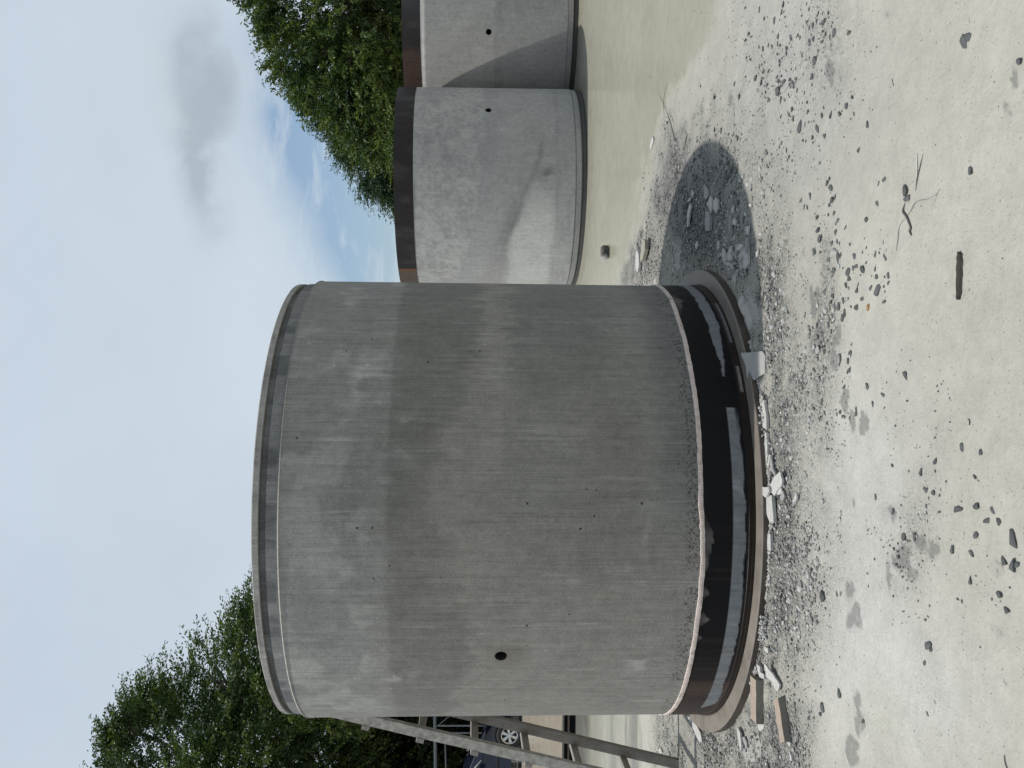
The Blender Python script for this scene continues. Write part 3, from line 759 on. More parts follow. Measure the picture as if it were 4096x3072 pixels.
# stones one can single out in the photograph (pixel of the photo, kind, size)
DARK = [(3040, 38, 1.5), (3135, 14, 1.7), (3058, 76, 1.6), (3100, 82, 2.0), (3128, 48, 1.3), (3074, 182, 1.1), (3114, 148, 1.6), (3165, 155, 1.2), (3256, 158, 1.9), (3120, 180, 1.2), (3147, 195, 1.2), (3262, 240, 2.0), (3146, 215, 1.1), (3047, 258, 1.0), (3023, 312, 1.7), (3114, 325, 1.6), (3138, 325, 1.5), (3160, 320, 1.3), (2940, 335, 1.5),
        (2958, 385, 1.6), (3114, 360, 2.3), (3156, 378, 1.2), (3074, 400, 1.2), (3168, 440, 1.4), (2858, 390, 1.8), (2802, 345, 1.1), (2670, 490, 1.6), (2720, 595, 1.3), (2636, 620, 1.1), (2660, 515, 1.2), (2700, 560, 1.3), (3203, 507, 2.3), (2860, 515, 1.9), (2886, 525, 1.8), (2831, 505, 1.3), (2865, 540, 1.6), (2970, 535, 1.5), (3268, 510, 1.7), (3250, 550, 1.2), (3300, 545, 1.4),
        (3410, 390, 1.5), (3386, 425, 1.3), (3340, 132, 1.8), (3398, 133, 1.5), (3296, 430, 1.2), (3325, 460, 1.6), (3288, 460, 1.3), (3360, 455, 1.4), (3272, 520, 1.5), (3436, 600, 1.3), (3473, 500, 1.2), (3540, 718, 1.3), (3518, 735, 1.2), (3512, 815, 1.2), (3468, 878, 1.5), (3310, 733, 1.8), (3325, 752, 1.6), (3330, 800, 1.7), (3208, 800, 1.6), (3242, 782, 1.6), (3220, 830, 1.4), (3354, 880, 1.4), (3346, 928, 1.3), (3385, 908, 1.2),
        (3272, 920, 1.5), (3280, 955, 1.6), (3268, 870, 1.3), (3230, 830, 1.5), (3420, 25 + 1000, 1.4), (3355, 1030, 1.8), (3338, 1080, 1.5), (3396, 1085, 1.8), (3400, 1115, 1.6), (3454, 1078, 1.8), (3428, 1065, 1.4), (3385, 1140, 1.2), (3430, 1160, 1.4), (3515, 1160, 2.2), (3452, 1195, 1.5), (3430, 1230, 1.5), (3336, 1090, 1.5), (3505, 1072, 1.1), (3302, 1165, 1.9), (3334, 1185, 1.3), (3356, 1225, 1.6), (3288, 1093, 1.3), (3884, 684, 1.6), (3860, 172, 2.2), (3878, 150, 1.5), (4076, 244, 1.5),
        (3534, 1580, 1.2), (3622, 1500, 1.3), (3470, 1545, 1.4), (3427, 1650, 1.3), (3378, 1548, 1.2), (3492, 1615, 1.1), (3849, 1790, 1.3), (3925, 1810, 1.1), (3686, 1890, 1.1), (3742, 1845, 1.1), (3902, 1907, 1.1), (3570, 1862, 1.1), (3704, 1960, 1.2), (3736, 1972, 1.2), (3506, 1990, 1.2),
        (3575, 2045, 1.5), (3834, 2040, 1.6), (3908, 2025, 1.5), (3975, 2040, 1.4), (4000, 2085, 1.5), (4060, 2160, 2.2), (4020, 2240, 2.0), (4055, 2265, 2.0), (4068, 2260, 1.4), (3952, 2080, 1.3), (3888, 2215, 1.5), (3883, 2325, 1.3), (3906, 2140, 1.1), (3812, 2200, 1.5), (3660, 2145, 1.5), (3618, 2148, 1.8), (3717, 2580, 1.7), (3725, 2597, 1.1), (3293, 2830, 1.9), (3284, 2856, 1.5), (3360, 2770, 1.8), (3455, 2885, 1.0), (3713, 2855, 1.2),
        (3745, 2812, 1.0), (3294, 2388, 2.8), (3350, 2375, 1.3), (3997, 2375, 1.6), (4030, 2440, 1.2), (3700, 2650, 1.0), (2550, 1010, 1.3), (2580, 985, 1.3), (2572, 930, 1.2), (2660, 770, 1.5), (2685, 800, 1.9), (2630, 720, 1.8), (2605, 760, 1.6), (2650, 830, 1.5), (2700, 705, 1.7), (2710, 690, 1.2), (2912, 650, 2.6), (2925, 680, 2.2), (2908, 715, 2.0), (2900, 740, 1.6), (2805, 620, 1.5), (2840, 560, 1.5), (2910, 610, 1.3), (2655, 740, 1.3)]
for X_, Y_, s_ in DARK: at_px(X_, Y_, 'd', s_ * rs.uniform(.8, 1.0), squash=.8)
LIGHT = [(3065, 612, 2.3), (3050, 645, 1.8), (3042, 678, 2.4), (3010, 715, 1.8), (3048, 718, 1.9), (2975, 705, 1.9), (2992, 735, 2.2), (2962, 722, 1.8), (2955, 768, 1.5), (3008, 752, 1.6), (3043, 705, 1.5), (2935, 770, 1.6), (3056, 770, 2.0), (3003, 820, 1.6), (2996, 1065, 1.5), (3045, 938, 1.5), (3140, 1170, 1.6), (3100, 1100, 1.9), (3142, 1230, 2.0), (3150, 1240, 1.6),
         (3075, 1160, 1.8), (3072, 1225, 2.3), (3076, 1262, 2.4), (3095, 1305, 2.6), (3135, 1285, 2.3), (3110, 1215, 1.8), (3040, 1275, 1.8), (3258, 1010, 2.0), (3342, 1008, 2.3), (3360, 1065, 1.8), (3275, 1218, 1.6), (3262, 1178, 1.2), (3306, 1240, 1.7), (3340, 1235, 1.8), (3336, 1280, 1.5), (3246, 1260, 1.4), (3226, 1400, 1.8), (3258, 1390, 1.6), (3275, 1400, 1.6), (3115, 1400, 1.6), (3107, 1412, 1.3), (3155, 1395, 1.5), (3222, 1470, 1.6), (3185, 1525, 1.6), (3190, 1515, 1.3), (3236, 1578, 1.7),
         (3358, 1440, 1.8), (3160, 1640, 1.8), (3176, 1630, 1.8), (3158, 1695, 1.6), (3240, 1710, 1.4), (3130, 1760, 1.8), (3133, 1785, 1.9), (3150, 1750, 1.7), (3166, 1790, 1.8), (3170, 1830, 1.7), (3248, 1790, 2.2), (3198, 1845, 2.0), (3140, 1735, 1.2), (3238, 1700, 1.5), (3140, 1945, 1.5), (3168, 1960, 1.8), (3200, 1935, 1.6), (3206, 1955, 1.6), (3150, 1915, 1.5), (3295, 2005, 1.8), (3365, 2055, 1.8), (3362, 2083, 1.9), (3264, 2145, 1.6), (3270, 2140, 1.8), (3360, 2148, 1.9), (3218, 2120, 1.7), (3155, 2065, 1.7),
         (3200, 2200, 1.6), (3206, 2355, 2.2), (3160, 2400, 2.0), (3240, 2300, 1.7), (3208, 2340, 1.6), (3250, 2350, 1.8), (3195, 2430, 1.8), (3212, 2428, 1.7), (3232, 2450, 1.6), (3148, 2470, 1.6), (3105, 2518, 2.2), (3185, 2510, 1.7), (3220, 2470, 1.6), (3366, 2375, 1.6), (3200, 2545, 1.6), (3062, 2598, 1.8), (3100, 2600, 1.8), (3110, 2610, 1.6), (3180, 2740, 1.5), (3160, 2800, 1.4), (3180, 2820, 1.3)]
LIGHT = LIGHT[:100]
for X_, Y_, s_ in LIGHT: at_px(X_, Y_, 'l' if rs.rand() < .75 else 'g', s_ * rs.uniform(.72, .95))


# every picked out stone is named by its size, shade and the nearest landmark
MARKS = [((2850, 545), 'the tip of the pipe shadow', 'tip'), ((3530, 640), 'the open mud at far right', 'open mud'), ((3040, 60), 'the pale mud nearest the farthest pipe', 'upper'), ((3260, 200), 'the rough patch at the frame side', 'rough'), ((3160, 440), 'the middle of the pale stony patch', 'mid'),
         ((3660, 870), 'the dead leaf and the curved wire', 'leaf'), ((3850, 1100), 'the bark strip', 'bark'), ((3480, 1200), 'the tiny orange shell', 'shell'), ((3265, 1250), 'the first damp stain in front of the pipe', 'stain'), ((3345, 1380), 'the second damp stain in front of the pipe', 'stain2'),
         ((3020, 1450), 'the mortar slab leaning on the ring', 'slab'), ((3090, 1930), 'the star shaped mortar flake', 'star'), ((3170, 1700), 'the grit in front of the ring', 'grit'), ((3440, 1640), 'the damp patch far out on the mud', 'p3'), ((3640, 2260), 'the largest dark stain in the foreground', 'st'), ((4030, 2200), 'the bottom corner of the foreground', 'c'),
         ((3065, 2510), 'the heap of crumbled mortar', 'heap'), ((3300, 2380), 'the big dark stone before the ring', 'big'), ((3110, 2820), 'the two timber blocks', 'blocks'), ((3720, 2600), 'the clean pale mud in the foreground', 'clean'), ((2670, 800), 'the smooth edge of the muddy water', 'edge'), ((2900, 700), 'the shaded gravel', 'shade'),
         ((3010, 740), 'the bright stones at the shadow edge', 'be'), ((3320, 830), 'the stony strip right of the shadow', 'strip'), ((3085, 1260), 'the white stones right of the ring', 'white'), ((3400, 1080), 'the dark cluster beyond the white stones', 'dc'), ((2560, 980), 'the yellowish upright slab', 'ys'), ((3940, 240), 'the far corner of bare mud', 'fc'), ((3820, 1850), 'the speckled mud in the foreground', 'sp')]
ORD = 'first second third fourth fifth sixth seventh eighth ninth tenth eleventh twelfth thirteenth fourteenth fifteenth sixteenth seventeenth eighteenth nineteenth twentieth'.split()


def name_stones():
    by = {}
    for o, kind, x, y, s in STONES:
        X0, Y0 = PX(x, y, H0(x, y)); d = [(math.hypot(X0 - p[0][0], Y0 - p[0][1]), i) for i, p in enumerate(MARKS)]; d.sort()
        by.setdefault((d[0][1], kind), []).append((d[0][0], o, s))
    for (i, kind), L in by.items():
        L.sort(key=lambda q: q[0])
        for k, (d, o, s) in enumerate(L):
            sz = 'big' if s > 1.85 else 'small' if s < 1.15 else 'middling'; kd = {'d': 'dark grey', 'l': 'pale', 'g': 'mid grey'}[kind]
            w = ORD[k] if k < len(ORD) else 'outermost'
            tag(o, label='%s stone, %s %s one from %s' % (sz, w, kd, MARKS[i][1]), group={'d': 'dark stones scattered over the mud', 'l': 'pale stones scattered near the pipe', 'g': 'grey stones scattered in the grit'}[kind])
    print('stones', len(STONES))


name_stones()


def scatter(name, sets, label):
    V = []; Fs = []; cs = []; n_ = 0
    for kind, n, boxes, smin, smax in sets:
        k = 0
        while k < n:
            a = boxes[rs.randint(len(boxes))]; X0, Y0 = rs.uniform(a[0], a[1]), rs.uniform(a[2], a[3]); p = G(X0, Y0)
            if in_ring(p.x, p.y, 1.37) or fbm(p.x * 5, p.y * 5, 4.) < .47: continue
            me = {'d': DK, 'l': LT, 'g': GR}[kind]; me = me[rs.randint(len(me))]; nv = len(me.vertices)
            v = np.zeros(nv * 3, np.float32); me.vertices.foreach_get('co', v); v = v.reshape(-1, 3); cc = np.zeros(nv * 4, np.float32); me.color_attributes['Col'].data.foreach_get('color', cc)
            s = (smin + (smax - smin) * rs.rand() ** 2.2) * .84; th = rs.rand() * 6.28; c_, s_ = math.cos(th), math.sin(th)
            v = v * s; V.append(np.stack([v[:, 0] * c_ - v[:, 1] * s_ + p.x, v[:, 0] * s_ + v[:, 1] * c_ + p.y, v[:, 2] + H0(p.x, p.y) + .0015 * s], 1)); Fs.append(IC2_F + n_); n_ += nv; cs.append(cc.reshape(-1, 4)[:, :3]); k += 1
    tag(link(name, npmesh(name, np.concatenate(V), np.concatenate(Fs), np.concatenate(cs)), M_stone), label=label, cat='pebbles', kind='stuff')


scatter('pebbles', [('d', 760, [(2900, 3330, 0, 900), (2980, 3330, 0, 500), (3040, 3400, 300, 900), (2560, 2960, 620, 1000), (3150, 3560, 900, 1300), (3200, 3460, 1200, 1700), (2620, 2960, 560, 1000), (2680, 2960, 520, 900)], .35, 1.55), ('d', 70, [(3500, 4050, 1900, 2500), (3500, 3800, 1500, 2300)], .25, .85), ('d', 60, [(2420, 2860, 0, 1000)], .25, .7),
                    ('g', 700, [(2620, 3000, 640, 1060), (2700, 2990, 800, 1080), (3050, 3250, 1300, 2600), (3080, 3280, 2100, 2650), (2560, 2720, 950, 1110), (2900, 3200, 2800, 3072), (3050, 3300, 1000, 1600)], .4, 1.5),
                    ('l', 480, [(3050, 3200, 900, 1500), (3060, 3260, 1500, 2550), (3080, 3270, 2200, 2600), (2850, 3100, 2900, 3072), (2860, 3000, 850, 1100)], .35, 1.3), ('l', 230, [(2740, 2990, 780, 1090), (2540, 2640, 960, 1110)], .3, 1.5), ('d', 320, [(2620, 2960, 640, 900), (2640, 2780, 600, 880)], .3, 1.1)], 'loose pebbles mixed into the grit around the pipe')


# ------------------------------------------------------------------ flat mortar shards, drawn as ground outlines with real thickness
def shard(pts, th, label, m_=M_mortar, lift=0., tilt=(0, 0), group='mortar shards lying about the pipe foot', name='mortar_shard', cat='shard'):
    W_ = [G(*p) for p in pts]; c = sum(W_, Vector()) / len(W_); h = H0(c.x, c.y)
    W_ = [G(*p, h + th + lift) for p in pts]; c = sum(W_, Vector()) / len(W_)
    bm = bmesh.new(); r = random.Random(int(pts[0][0] * 7 + pts[0][1]))
    P_ = []
    for a, b in zip(W_, W_[1:] + W_[:1]):
        k = max(1, int((b - a).length / .02)); nn = (b - a).cross(Vector((0, 0, 1))).normalized()
        for i in range(k):
            q = a + (b - a) * i / k - c; q += nn * r.uniform(-.0025, .0025) * (i > 0); P_.append(q)
    tp = [bm.verts.new((q.x, q.y, q.x * tilt[0] + q.y * tilt[1] + r.uniform(-.0012, .0012))) for q in P_]
    ctr = bm.verts.new((0, 0, .001))
    bt = [bm.verts.new((q.x * .96, q.y * .96, q.x * tilt[0] + q.y * tilt[1] - th)) for q in P_]; n = len(P_)
    for i in range(n):
        bm.faces.new((tp[i], tp[(i + 1) % n], ctr)); bm.faces.new((bt[i], bt[(i + 1) % n], tp[(i + 1) % n], tp[i]))
    bm.faces.new(bt[::-1])
    o = bmobj(name, bm, m_); o.location = c
    return tag(o, label=label, cat=cat, group=group)


def z6(pts): return [(2400 + a / 2.37, 500 + b / 2.37) for a, b in pts]        # a zoomed view's own pixels
def z5(pts): return [(2500 + a / 3.687, 850 + b / 3.687) for a, b in pts]
def zb(pts): return [(2950 + a / 2.764, 1600 + b / 2.764) for a, b in pts]
def zt(pts): return [(2900 + a / 3.1775, 2550 + b / 3.1775) for a, b in pts]


shard(z5([(1810, 470), (1812, 560), (1800, 770), (1730, 880), (1700, 895), (1690, 820), (1690, 700), (1700, 570), (1760, 520)]), .012, 'largest pale mortar slab of the heap in the shadow beside the pipe', lift=.006, tilt=(.05, .03))
shard(z5([(1560, 485), (1570, 620), (1560, 740), (1545, 795), (1480, 770), (1500, 700), (1510, 600), (1540, 540)]), .012, 'broad pale shard left of the largest slab in the shadow heap', M_mortar, .004, (.05, 0))
shard(z5([(1445, 525), (1475, 600), (1480, 720), (1470, 770), (1435, 700), (1425, 600)]), .010, 'narrow pale shard at the far edge of the shadow heap', M_mortar, .004, (.06, 0))
shard(z5([(1660, 480), (1700, 460), (1730, 490), (1710, 540), (1660, 560), (1640, 530)]), .012, 'rounded pale mortar piece on top of the shadow heap', M_mortar, .02)
shard(z5([(1780, 370), (1800, 380), (1790, 470), (1775, 590), (1760, 600), (1765, 470)]), .010, 'thin grey splinter leaning over the largest slab', M_mortar_dk, .02)
shard(z5([(1640, 500), (1650, 560), (1630, 670), (1600, 690), (1620, 600)]), .008, 'slim grey splinter between the two broad shards', M_mortar_dk, .01)
shard(z5([(1585, 710), (1610, 700), (1620, 760), (1600, 800), (1575, 760)]), .008, 'small grey shard under the broad pale shard in the shadow', M_mortar_dk, .004)
shard(z5([(1600, 800), (1640, 830), (1630, 1000), (1615, 1130), (1600, 1000), (1560, 900)]), .005, 'long tapering smear of pale mortar below the shadow heap', M_mortar, 0)
shard(z6([(1000, 820), (1030, 830), (1040, 900), (1035, 1000), (1000, 1005), (995, 900)]), .016, 'long blocky mortar sliver in the middle of the shaded rubble', M_mortar_dk, .006)
shard(z6([(1095, 690), (1115, 720), (1110, 800), (1095, 835), (1070, 790), (1075, 730)]), .012, 'pointed pale shard at the head of the shaded rubble', M_mortar, .006, (.05, 0))
shard(z6([(1040, 670), (1062, 720), (1055, 800), (1045, 840), (1030, 780), (1010, 760)]), .012, 'split pale shard beside the pointed one in the shaded rubble', M_mortar, .006)
shard(z6([(990, 560), (1030, 620), (1025, 680), (1000, 710), (985, 690), (980, 620)]), .006, 'smooth grey flake near the tip of the pipe shadow', M_mortar_dk, .003)
shard(z6([(870, 615), (885, 650), (875, 690), (862, 665)]), .008, 'small white leaf shaped chip highest in the shadow', M_mortar, .004)
shard(z6([(868, 685), (850, 720), (825, 735), (838, 700)]), .008, 'small white chip just below the leaf shaped one', M_mortar, .004)
shard(z6([(850, 740), (862, 780), (845, 860), (835, 960), (822, 965), (825, 860), (838, 780)]), .010, 'long thin white sliver standing in the shaded gravel', M_mortar, .01)
shard(z6([(1262, 765), (1255, 830), (1245, 840), (1242, 790)]), .010, 'short upright pale chip in the shaded rubble', M_mortar, .006)
shard(z6([(1265, 880), (1285, 920), (1280, 950), (1258, 945), (1255, 905)]), .010, 'small square pale chip beside the long blocky sliver', M_mortar, .006)
shard(z6([(1225, 850), (1235, 900), (1230, 1005), (1218, 1000), (1218, 900)]), .014, 'dark grey upright splinter in the shaded rubble', M_mortar_dk, .006)
shard(z6([(1410, 955), (1400, 1010), (1395, 1045), (1380, 1020), (1382, 965)]), .010, 'white pointed chip at the sunny edge of the rubble', M_mortar, .005)
shard(z6([(915, 1100), (925, 1150), (915, 1180), (902, 1150), (903, 1120)]), .008, 'lone white drop shaped chip in the shaded gravel', M_mortar, .003)
shard(z6([(1110, 1095), (1130, 1120), (1120, 1190), (1105, 1160)]), .008, 'white sliver above the broad shards in the shadow', M_mortar, .003)
shard(z6([(1500, 1165), (1490, 1240), (1475, 1260), (1475, 1210)]), .008, 'white sunlit sliver beside the shadow of the pipe', M_mortar, .003)
shard(z6([(350, 1180), (365, 1230), (370, 1330), (355, 1400), (338, 1370), (335, 1240)]), .02, 'pale mortar lump in the sunny gravel strip beside the pipe', M_mortar, .006)
o = shard(z6([(405, 1080), (425, 1100), (425, 1180), (405, 1260), (385, 1300), (378, 1260), (390, 1160)]), .03, 'yellowish stone slab upright in the sunny gravel strip', plain('yellow_stone', (.29, .275, .22), .4, 40), .012, name='stone_slab', cat='stone', group='large stones by the pipe')
shard([(2610, 545), (2600, 575), (2600, 600), (2606, 590), (2614, 560)], .006, 'bright white flake lying far out on the smooth mud', M_mortar, .002)
# in front of the ring
shard([(2990, 1412), (3035, 1405), (3040, 1425), (3040, 1490), (3018, 1520), (3004, 1522), (3000, 1470)], .009, 'pale smooth mortar slab leaning against the ring edge', plain('smooth_mortar', (.33, .33, .315), .25, 12, .9, .003), .020, (0, .30))
shard(zb([(250, 0), (290, 0), (320, 180), (320, 330), (270, 300), (255, 140)]), .012, 'long ragged mortar strip along the ring edge', M_mortar, .006)
shard(zb([(300, 370), (320, 360), (330, 560), (320, 750), (305, 740), (300, 560)]), .012, 'ragged mortar strip below the first along the ring edge', M_mortar, .006)
shard(zb([(470, 790), (490, 890), (480, 940), (430, 1000), (400, 1060), (370, 1010), (330, 990), (360, 940), (420, 840)]), .010, 'large star shaped mortar flake in front of the ring', M_mortar, .016, (.05, .05))
shard(zb([(280, 960), (340, 960), (350, 1010), (310, 1080), (255, 1035)]), .010, 'mortar flake resting on the ring edge beside the star shaped one', M_mortar, .03)
shard(zb([(320, 1060), (375, 1050), (385, 1200), (400, 1360), (350, 1340), (305, 1220)]), .016, 'wide broken mortar strip under the star shaped flake', M_mortar, .008)
shard(zb([(480, 960), (490, 1030), (450, 1050), (415, 1030)]), .008, 'small pointed flake touching the star shaped one', M_mortar, .008)
shard(zb([(500, 1000), (515, 1060), (500, 1115), (475, 1100), (475, 1040)]), .008, 'small grey flake beside the star shaped one', M_mortar_dk, .005)
shard(zb([(645, 1015), (650, 1070), (610, 1175), (620, 1100)]), .008, 'thin curved white flake standing alone in the grit', M_mortar, .012, (0, .1))
shard(zb([(370, 630), (390, 760), (420, 830), (380, 800), (350, 700), (340, 640)]), .008, 'grey splinter above the star shaped flake', M_mortar_dk, .008)
shard(zb([(310, 1480), (360, 1480), (370, 1660), (320, 1660), (305, 1560)]), .014, 'crumbling mortar strip far along the ring edge', M_mortar, .006)
shard(zb([(460, 1150), (475, 1200), (465, 1215), (450, 1170)]), .006, 'tiny white chip below the grey flake', M_mortar, .003)
shard(zb([(530, 1165), (540, 1210), (530, 1215), (524, 1180)]), .006, 'tiny pale chip right of the tiny white one', M_mortar, .003)
shard(zb([(350, 600), (365, 610), (340, 720), (325, 720)]), .010, 'short white splinter pointing up from the mortar strip', M_mortar, .012)
shard(zt([(512, 325), (600, 450), (685, 600), (660, 680), (635, 670), (590, 560), (530, 500)]), .010, 'long blade shaped mortar flake beside the timber blocks', M_mortar, .012, (.06, .04))
shard(zt([(405, 335), (440, 370), (450, 450), (490, 470), (495, 530), (440, 500), (410, 420)]), .012, 'broken mortar pieces between ring and first timber block', M_mortar, .008)
shard(zt([(500, 105), (540, 140), (550, 205), (520, 190), (495, 150)]), .010, 'small oval mortar flake above the blade shaped one', M_mortar, .004)
shard(zt([(155, 1135), (190, 1210), (210, 1370), (200, 1450), (180, 1380), (150, 1220)]), .010, 'narrow pale flake left of the first timber block', M_mortar, .010)
shard(zt([(410, 1100), (500, 1100), (490, 1150), (450, 1190), (420, 1170)]), .008, 'pale flake under the end of the first timber block', M_mortar, .003)
shard(zt([(785, 1335), (825, 1335), (825, 1395)]), .008, 'small triangular chip at the end of the second timber block', M_mortar, .003)
shard(zt([(810, 1440), (840, 1500), (850, 1570), (825, 1560)]), .008, 'pale chip lying beyond the second timber block', M_mortar, .003)
shard(zt([(240, 1260), (270, 1330), (280, 1410), (255, 1380), (215, 1270)]), .008, 'dark grey flake left of the first timber block', M_mortar_dk, .004)
shard([(2758, 2862), (2775, 2880), (2795, 2930), (2800, 2970), (2790, 2965), (2770, 2900)], .010, 'long pale splinter beside the ring near the ladder', M_mortar, .012, (0, .1))
shard([(2640, 2990), (2648, 3010), (2640, 3015), (2634, 3000)], .008, 'small white chip behind the ladder rail', M_mortar, .004)


def crumbs(px0, px1, py0, py1, n, label):
    V = []; Fs = []; cs = []; c0 = None; k = 0
    g0 = G((px0 + px1) / 2, (py0 + py1) / 2)
    for i in range(n):
        p = G(rs.uniform(px0, px1), rs.uniform(py0, py1)); s = rs.uniform(.003, .010)
        v = ICO_V * (1 + rs.uniform(-.3, .3, (12, 1))) * s + np.array([p.x - g0.x, p.y - g0.y, rs.uniform(0, .028)]); V.append(v); Fs.append(ICO_F + 12 * i); cs.append(np.broadcast_to(np.array([.40, .40, .385]) * rs.uniform(.6, 1.1), (12, 3)))
    o = link('crumbled_mortar', npmesh('crumbled_mortar', np.concatenate(V), np.concatenate(Fs), np.concatenate(cs)), M_stone)
    o.location = (g0.x, g0.y, 0); tag(o, label=label, cat='mortar heap', kind='stuff')


def arc_crumbs(d0, d1, n, label):
    V = []; Fs = []; cs = []
    for i in range(n):
        a = RAD(rs.uniform(d0, d1)); r_ = 1.352 + abs(rs.normal(0, .012)); dens = fbm(a * 14, 3., 1.)
        if dens < .40: r_ += .0; s = rs.uniform(.0015, .004)
        else: s = rs.uniform(.003, .0095)
        v = ICO_V * (1 + rs.uniform(-.35, .35, (12, 1))) * s * np.array([1.3, 1, .8]); th = rs.rand() * 6.28
        v = np.stack([v[:, 0] * math.cos(th) - v[:, 1] * math.sin(th), v[:, 0] * math.sin(th) + v[:, 1] * math.cos(th), v[:, 2]], 1) + np.array([NEAR[0] + r_ * math.sin(a), NEAR[1] - r_ * math.cos(a), rs.uniform(0, .016)])
        V.append(v); Fs.append(ICO_F + 12 * i); cs.append(np.broadcast_to(np.array([.42, .41, .39]) * rs.uniform(.6, 1.1), (12, 3)))
    tag(link('crumbled_mortar', npmesh('crumbled_mortar', np.concatenate(V), np.concatenate(Fs), np.concatenate(cs)), M_stone), label=label, cat='mortar heap', kind='stuff')


arc_crumbs(-35, 40, 1500, 'crumbly pale mortar bank running along the foot of the ring')
crumbs(3048, 3075, 2460, 2560, 170, 'little heap of crumbled mortar against the ring')
crumbs(3060, 3085, 2000, 2120, 90, 'mortar crumbs under the star shaped flake')
crumbs(2925, 2990, 1010, 1100, 120, 'mortar crumbs among the slabs in the shadow')
crumbs(3055, 3072, 1600, 1900, 130, 'mortar crumbs lined along the ring edge')


# ------------------------------------------------------------------ two timber blocks
def timber(p0, p1, w, h, label, cut=.0):
    a, b = Vector(p0), Vector(p1); d = (b - a); L = d.length; d.normalize(); nrm = Vector((-d.y, d.x, 0))
    bm = bmesh.new(); r = random.Random(3)
    n = 7
    for i in range(n):
        t_ = i / (n - 1)
        for (q, z) in ((0, 0), (1, 0), (1, 1), (0, 1)):
            e = cut * (q * .4) if i == 0 else 0
            j = r.uniform(-.0012, .0012) if i else 0
            bm.verts.new(a + d * (L * t_ + e) + nrm * (w * q + j) + Vector((0, 0, h * z + j)))
    bm.verts.ensure_lookup_table(); v = bm.verts
    for i in range(n - 1):
        for k in range(4): bm.faces.new((v[i * 4 + k], v[i * 4 + (k + 1) % 4], v[i * 4 + 4 + (k + 1) % 4], v[i * 4 + 4 + k]))
    bm.faces.new(v[0:4]); bm.faces.new(v[-4:])
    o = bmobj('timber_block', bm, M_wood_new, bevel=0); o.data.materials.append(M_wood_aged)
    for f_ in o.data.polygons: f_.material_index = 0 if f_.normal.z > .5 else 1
    tag(o, label=label, cat='timber block', group='two timber blocks in front of the ring'); return o


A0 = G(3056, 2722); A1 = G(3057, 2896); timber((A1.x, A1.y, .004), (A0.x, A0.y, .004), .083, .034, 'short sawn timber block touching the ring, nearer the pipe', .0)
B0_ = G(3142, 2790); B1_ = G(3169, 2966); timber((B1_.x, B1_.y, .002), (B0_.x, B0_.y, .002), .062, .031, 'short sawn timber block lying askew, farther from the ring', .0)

# ------------------------------------------------------------------ small litter
bm = bmesh.new(); a, b = G(3848, 1006), G(3843, 1199); d = b - a; n = 16; w_ = []
for i in range(n + 1):
    t_ = i / n; w = .0165 * math.sin(math.pi * min(1, max(0, t_)) ** .8) ** .35 if 0 < t_ < 1 else .002
    p = a + d * t_; w_.append([bm.verts.new((p.x + sx_ * 0, p.y + sx_ * w + random.Random(i).uniform(-.002, .002), z_)) for sx_, z_ in ((-1, .001), (-.5, .010), (.3, .013), (1, .002))])
for r0, r1 in zip(w_, w_[1:]):
    for k in range(3): bm.faces.new((r0[k], r0[k + 1], r1[k + 1], r1[k]))
    bm.faces.new((r0[3], r0[0], r1[0], r1[3]))
tag(bmobj('bark_strip', bm, M_darkbark), label='dark brown strip of ribbed bark lying on the open mud', cat='bark')


def line_thing(name, pts, rad, m_, label, cat, zs=None):
    bm = bmesh.new(); P_ = []
    for i, p in enumerate(pts):
        q = G(*p); q.z = H0(q.x, q.y) + (zs[i] if zs else rad[i] if hasattr(rad, '__len__') else rad); P_.append(q)
    Q_ = []
    for i in range(len(P_) - 1):
        p0, p1, p2, p3 = P_[max(i - 1, 0)], P_[i], P_[i + 1], P_[min(i + 2, len(P_) - 1)]
        for k in range(5):
            t_ = k / 5; Q_.append(.5 * ((2 * p1) + (p2 - p0) * t_ + (2 * p0 - 5 * p1 + 4 * p2 - p3) * t_ ** 2 + (3 * p1 - p0 - 3 * p2 + p3) * t_ ** 3))
    Q_.append(P_[-1]); rr = rad if not hasattr(rad, '__len__') else list(np.interp(np.linspace(0, 1, len(Q_)), np.linspace(0, 1, len(rad)), rad))
    tube(bm, Q_, rr, 6); return tag(bmobj(name, bm, m_, smooth=True), label=label, cat=cat)


def zr(a, b): return (3200 + a / 1.6585, b / 1.6585)


line_thing('wire', [zr(930, 1255), zr(905, 1290), zr(850, 1320), (3665, 808), (3640, 850), (3600, 905), (3592, 960), (3587, 1000)], .0013, M_wire, 'long pale curved wire pressed into the mud', 'wire')
line_thing('wire', [zr(912, 1290), zr(880, 1390), zr(850, 1500), zr(800, 1640)], .0012, M_wire, 'thinner straight wire running beside the curved one', 'wire')
line_thing('dry_stalk', [zr(820, 1015), zr(800, 1100), zr(780, 1190), zr(768, 1265)], [.0008, .0016, .002, .0006], M_dry, 'dark narrow blade of dry grass, one arm of a V', 'stalk')
line_thing('dry_stalk', [zr(778, 1020), zr(780, 1090), zr(776, 1200)], [.002, .0022, .0008], plain('pale_straw', (.5, .5, .47), .1), 'pale short straw, the other arm of the V', 'stalk')
line_thing('dry_leaf', [zr(700, 1345), zr(692, 1400), zr(715, 1440), zr(740, 1510), zr(733, 1530), zr(742, 1562)], [.001, .004, .0035, .003, .0035, .002], M_dry, 'dark curled dead leaf beside the curved wire', 'leaf')
line_thing('twig', [(2640, 380), (2665, 430), (2690, 480), (2703, 560)], [.001, .002, .003, .004], M_dry, 'thin dark bent twig lying on the smooth mud', 'twig', [.002, .01, .02, .006])
line_thing('twig', [(2670, 330), (2658, 380), (2655, 430), (2658, 470)], [.001, .0015, .0015, .001], M_dry, 'hair thin twig crossing behind the bent one', 'twig')
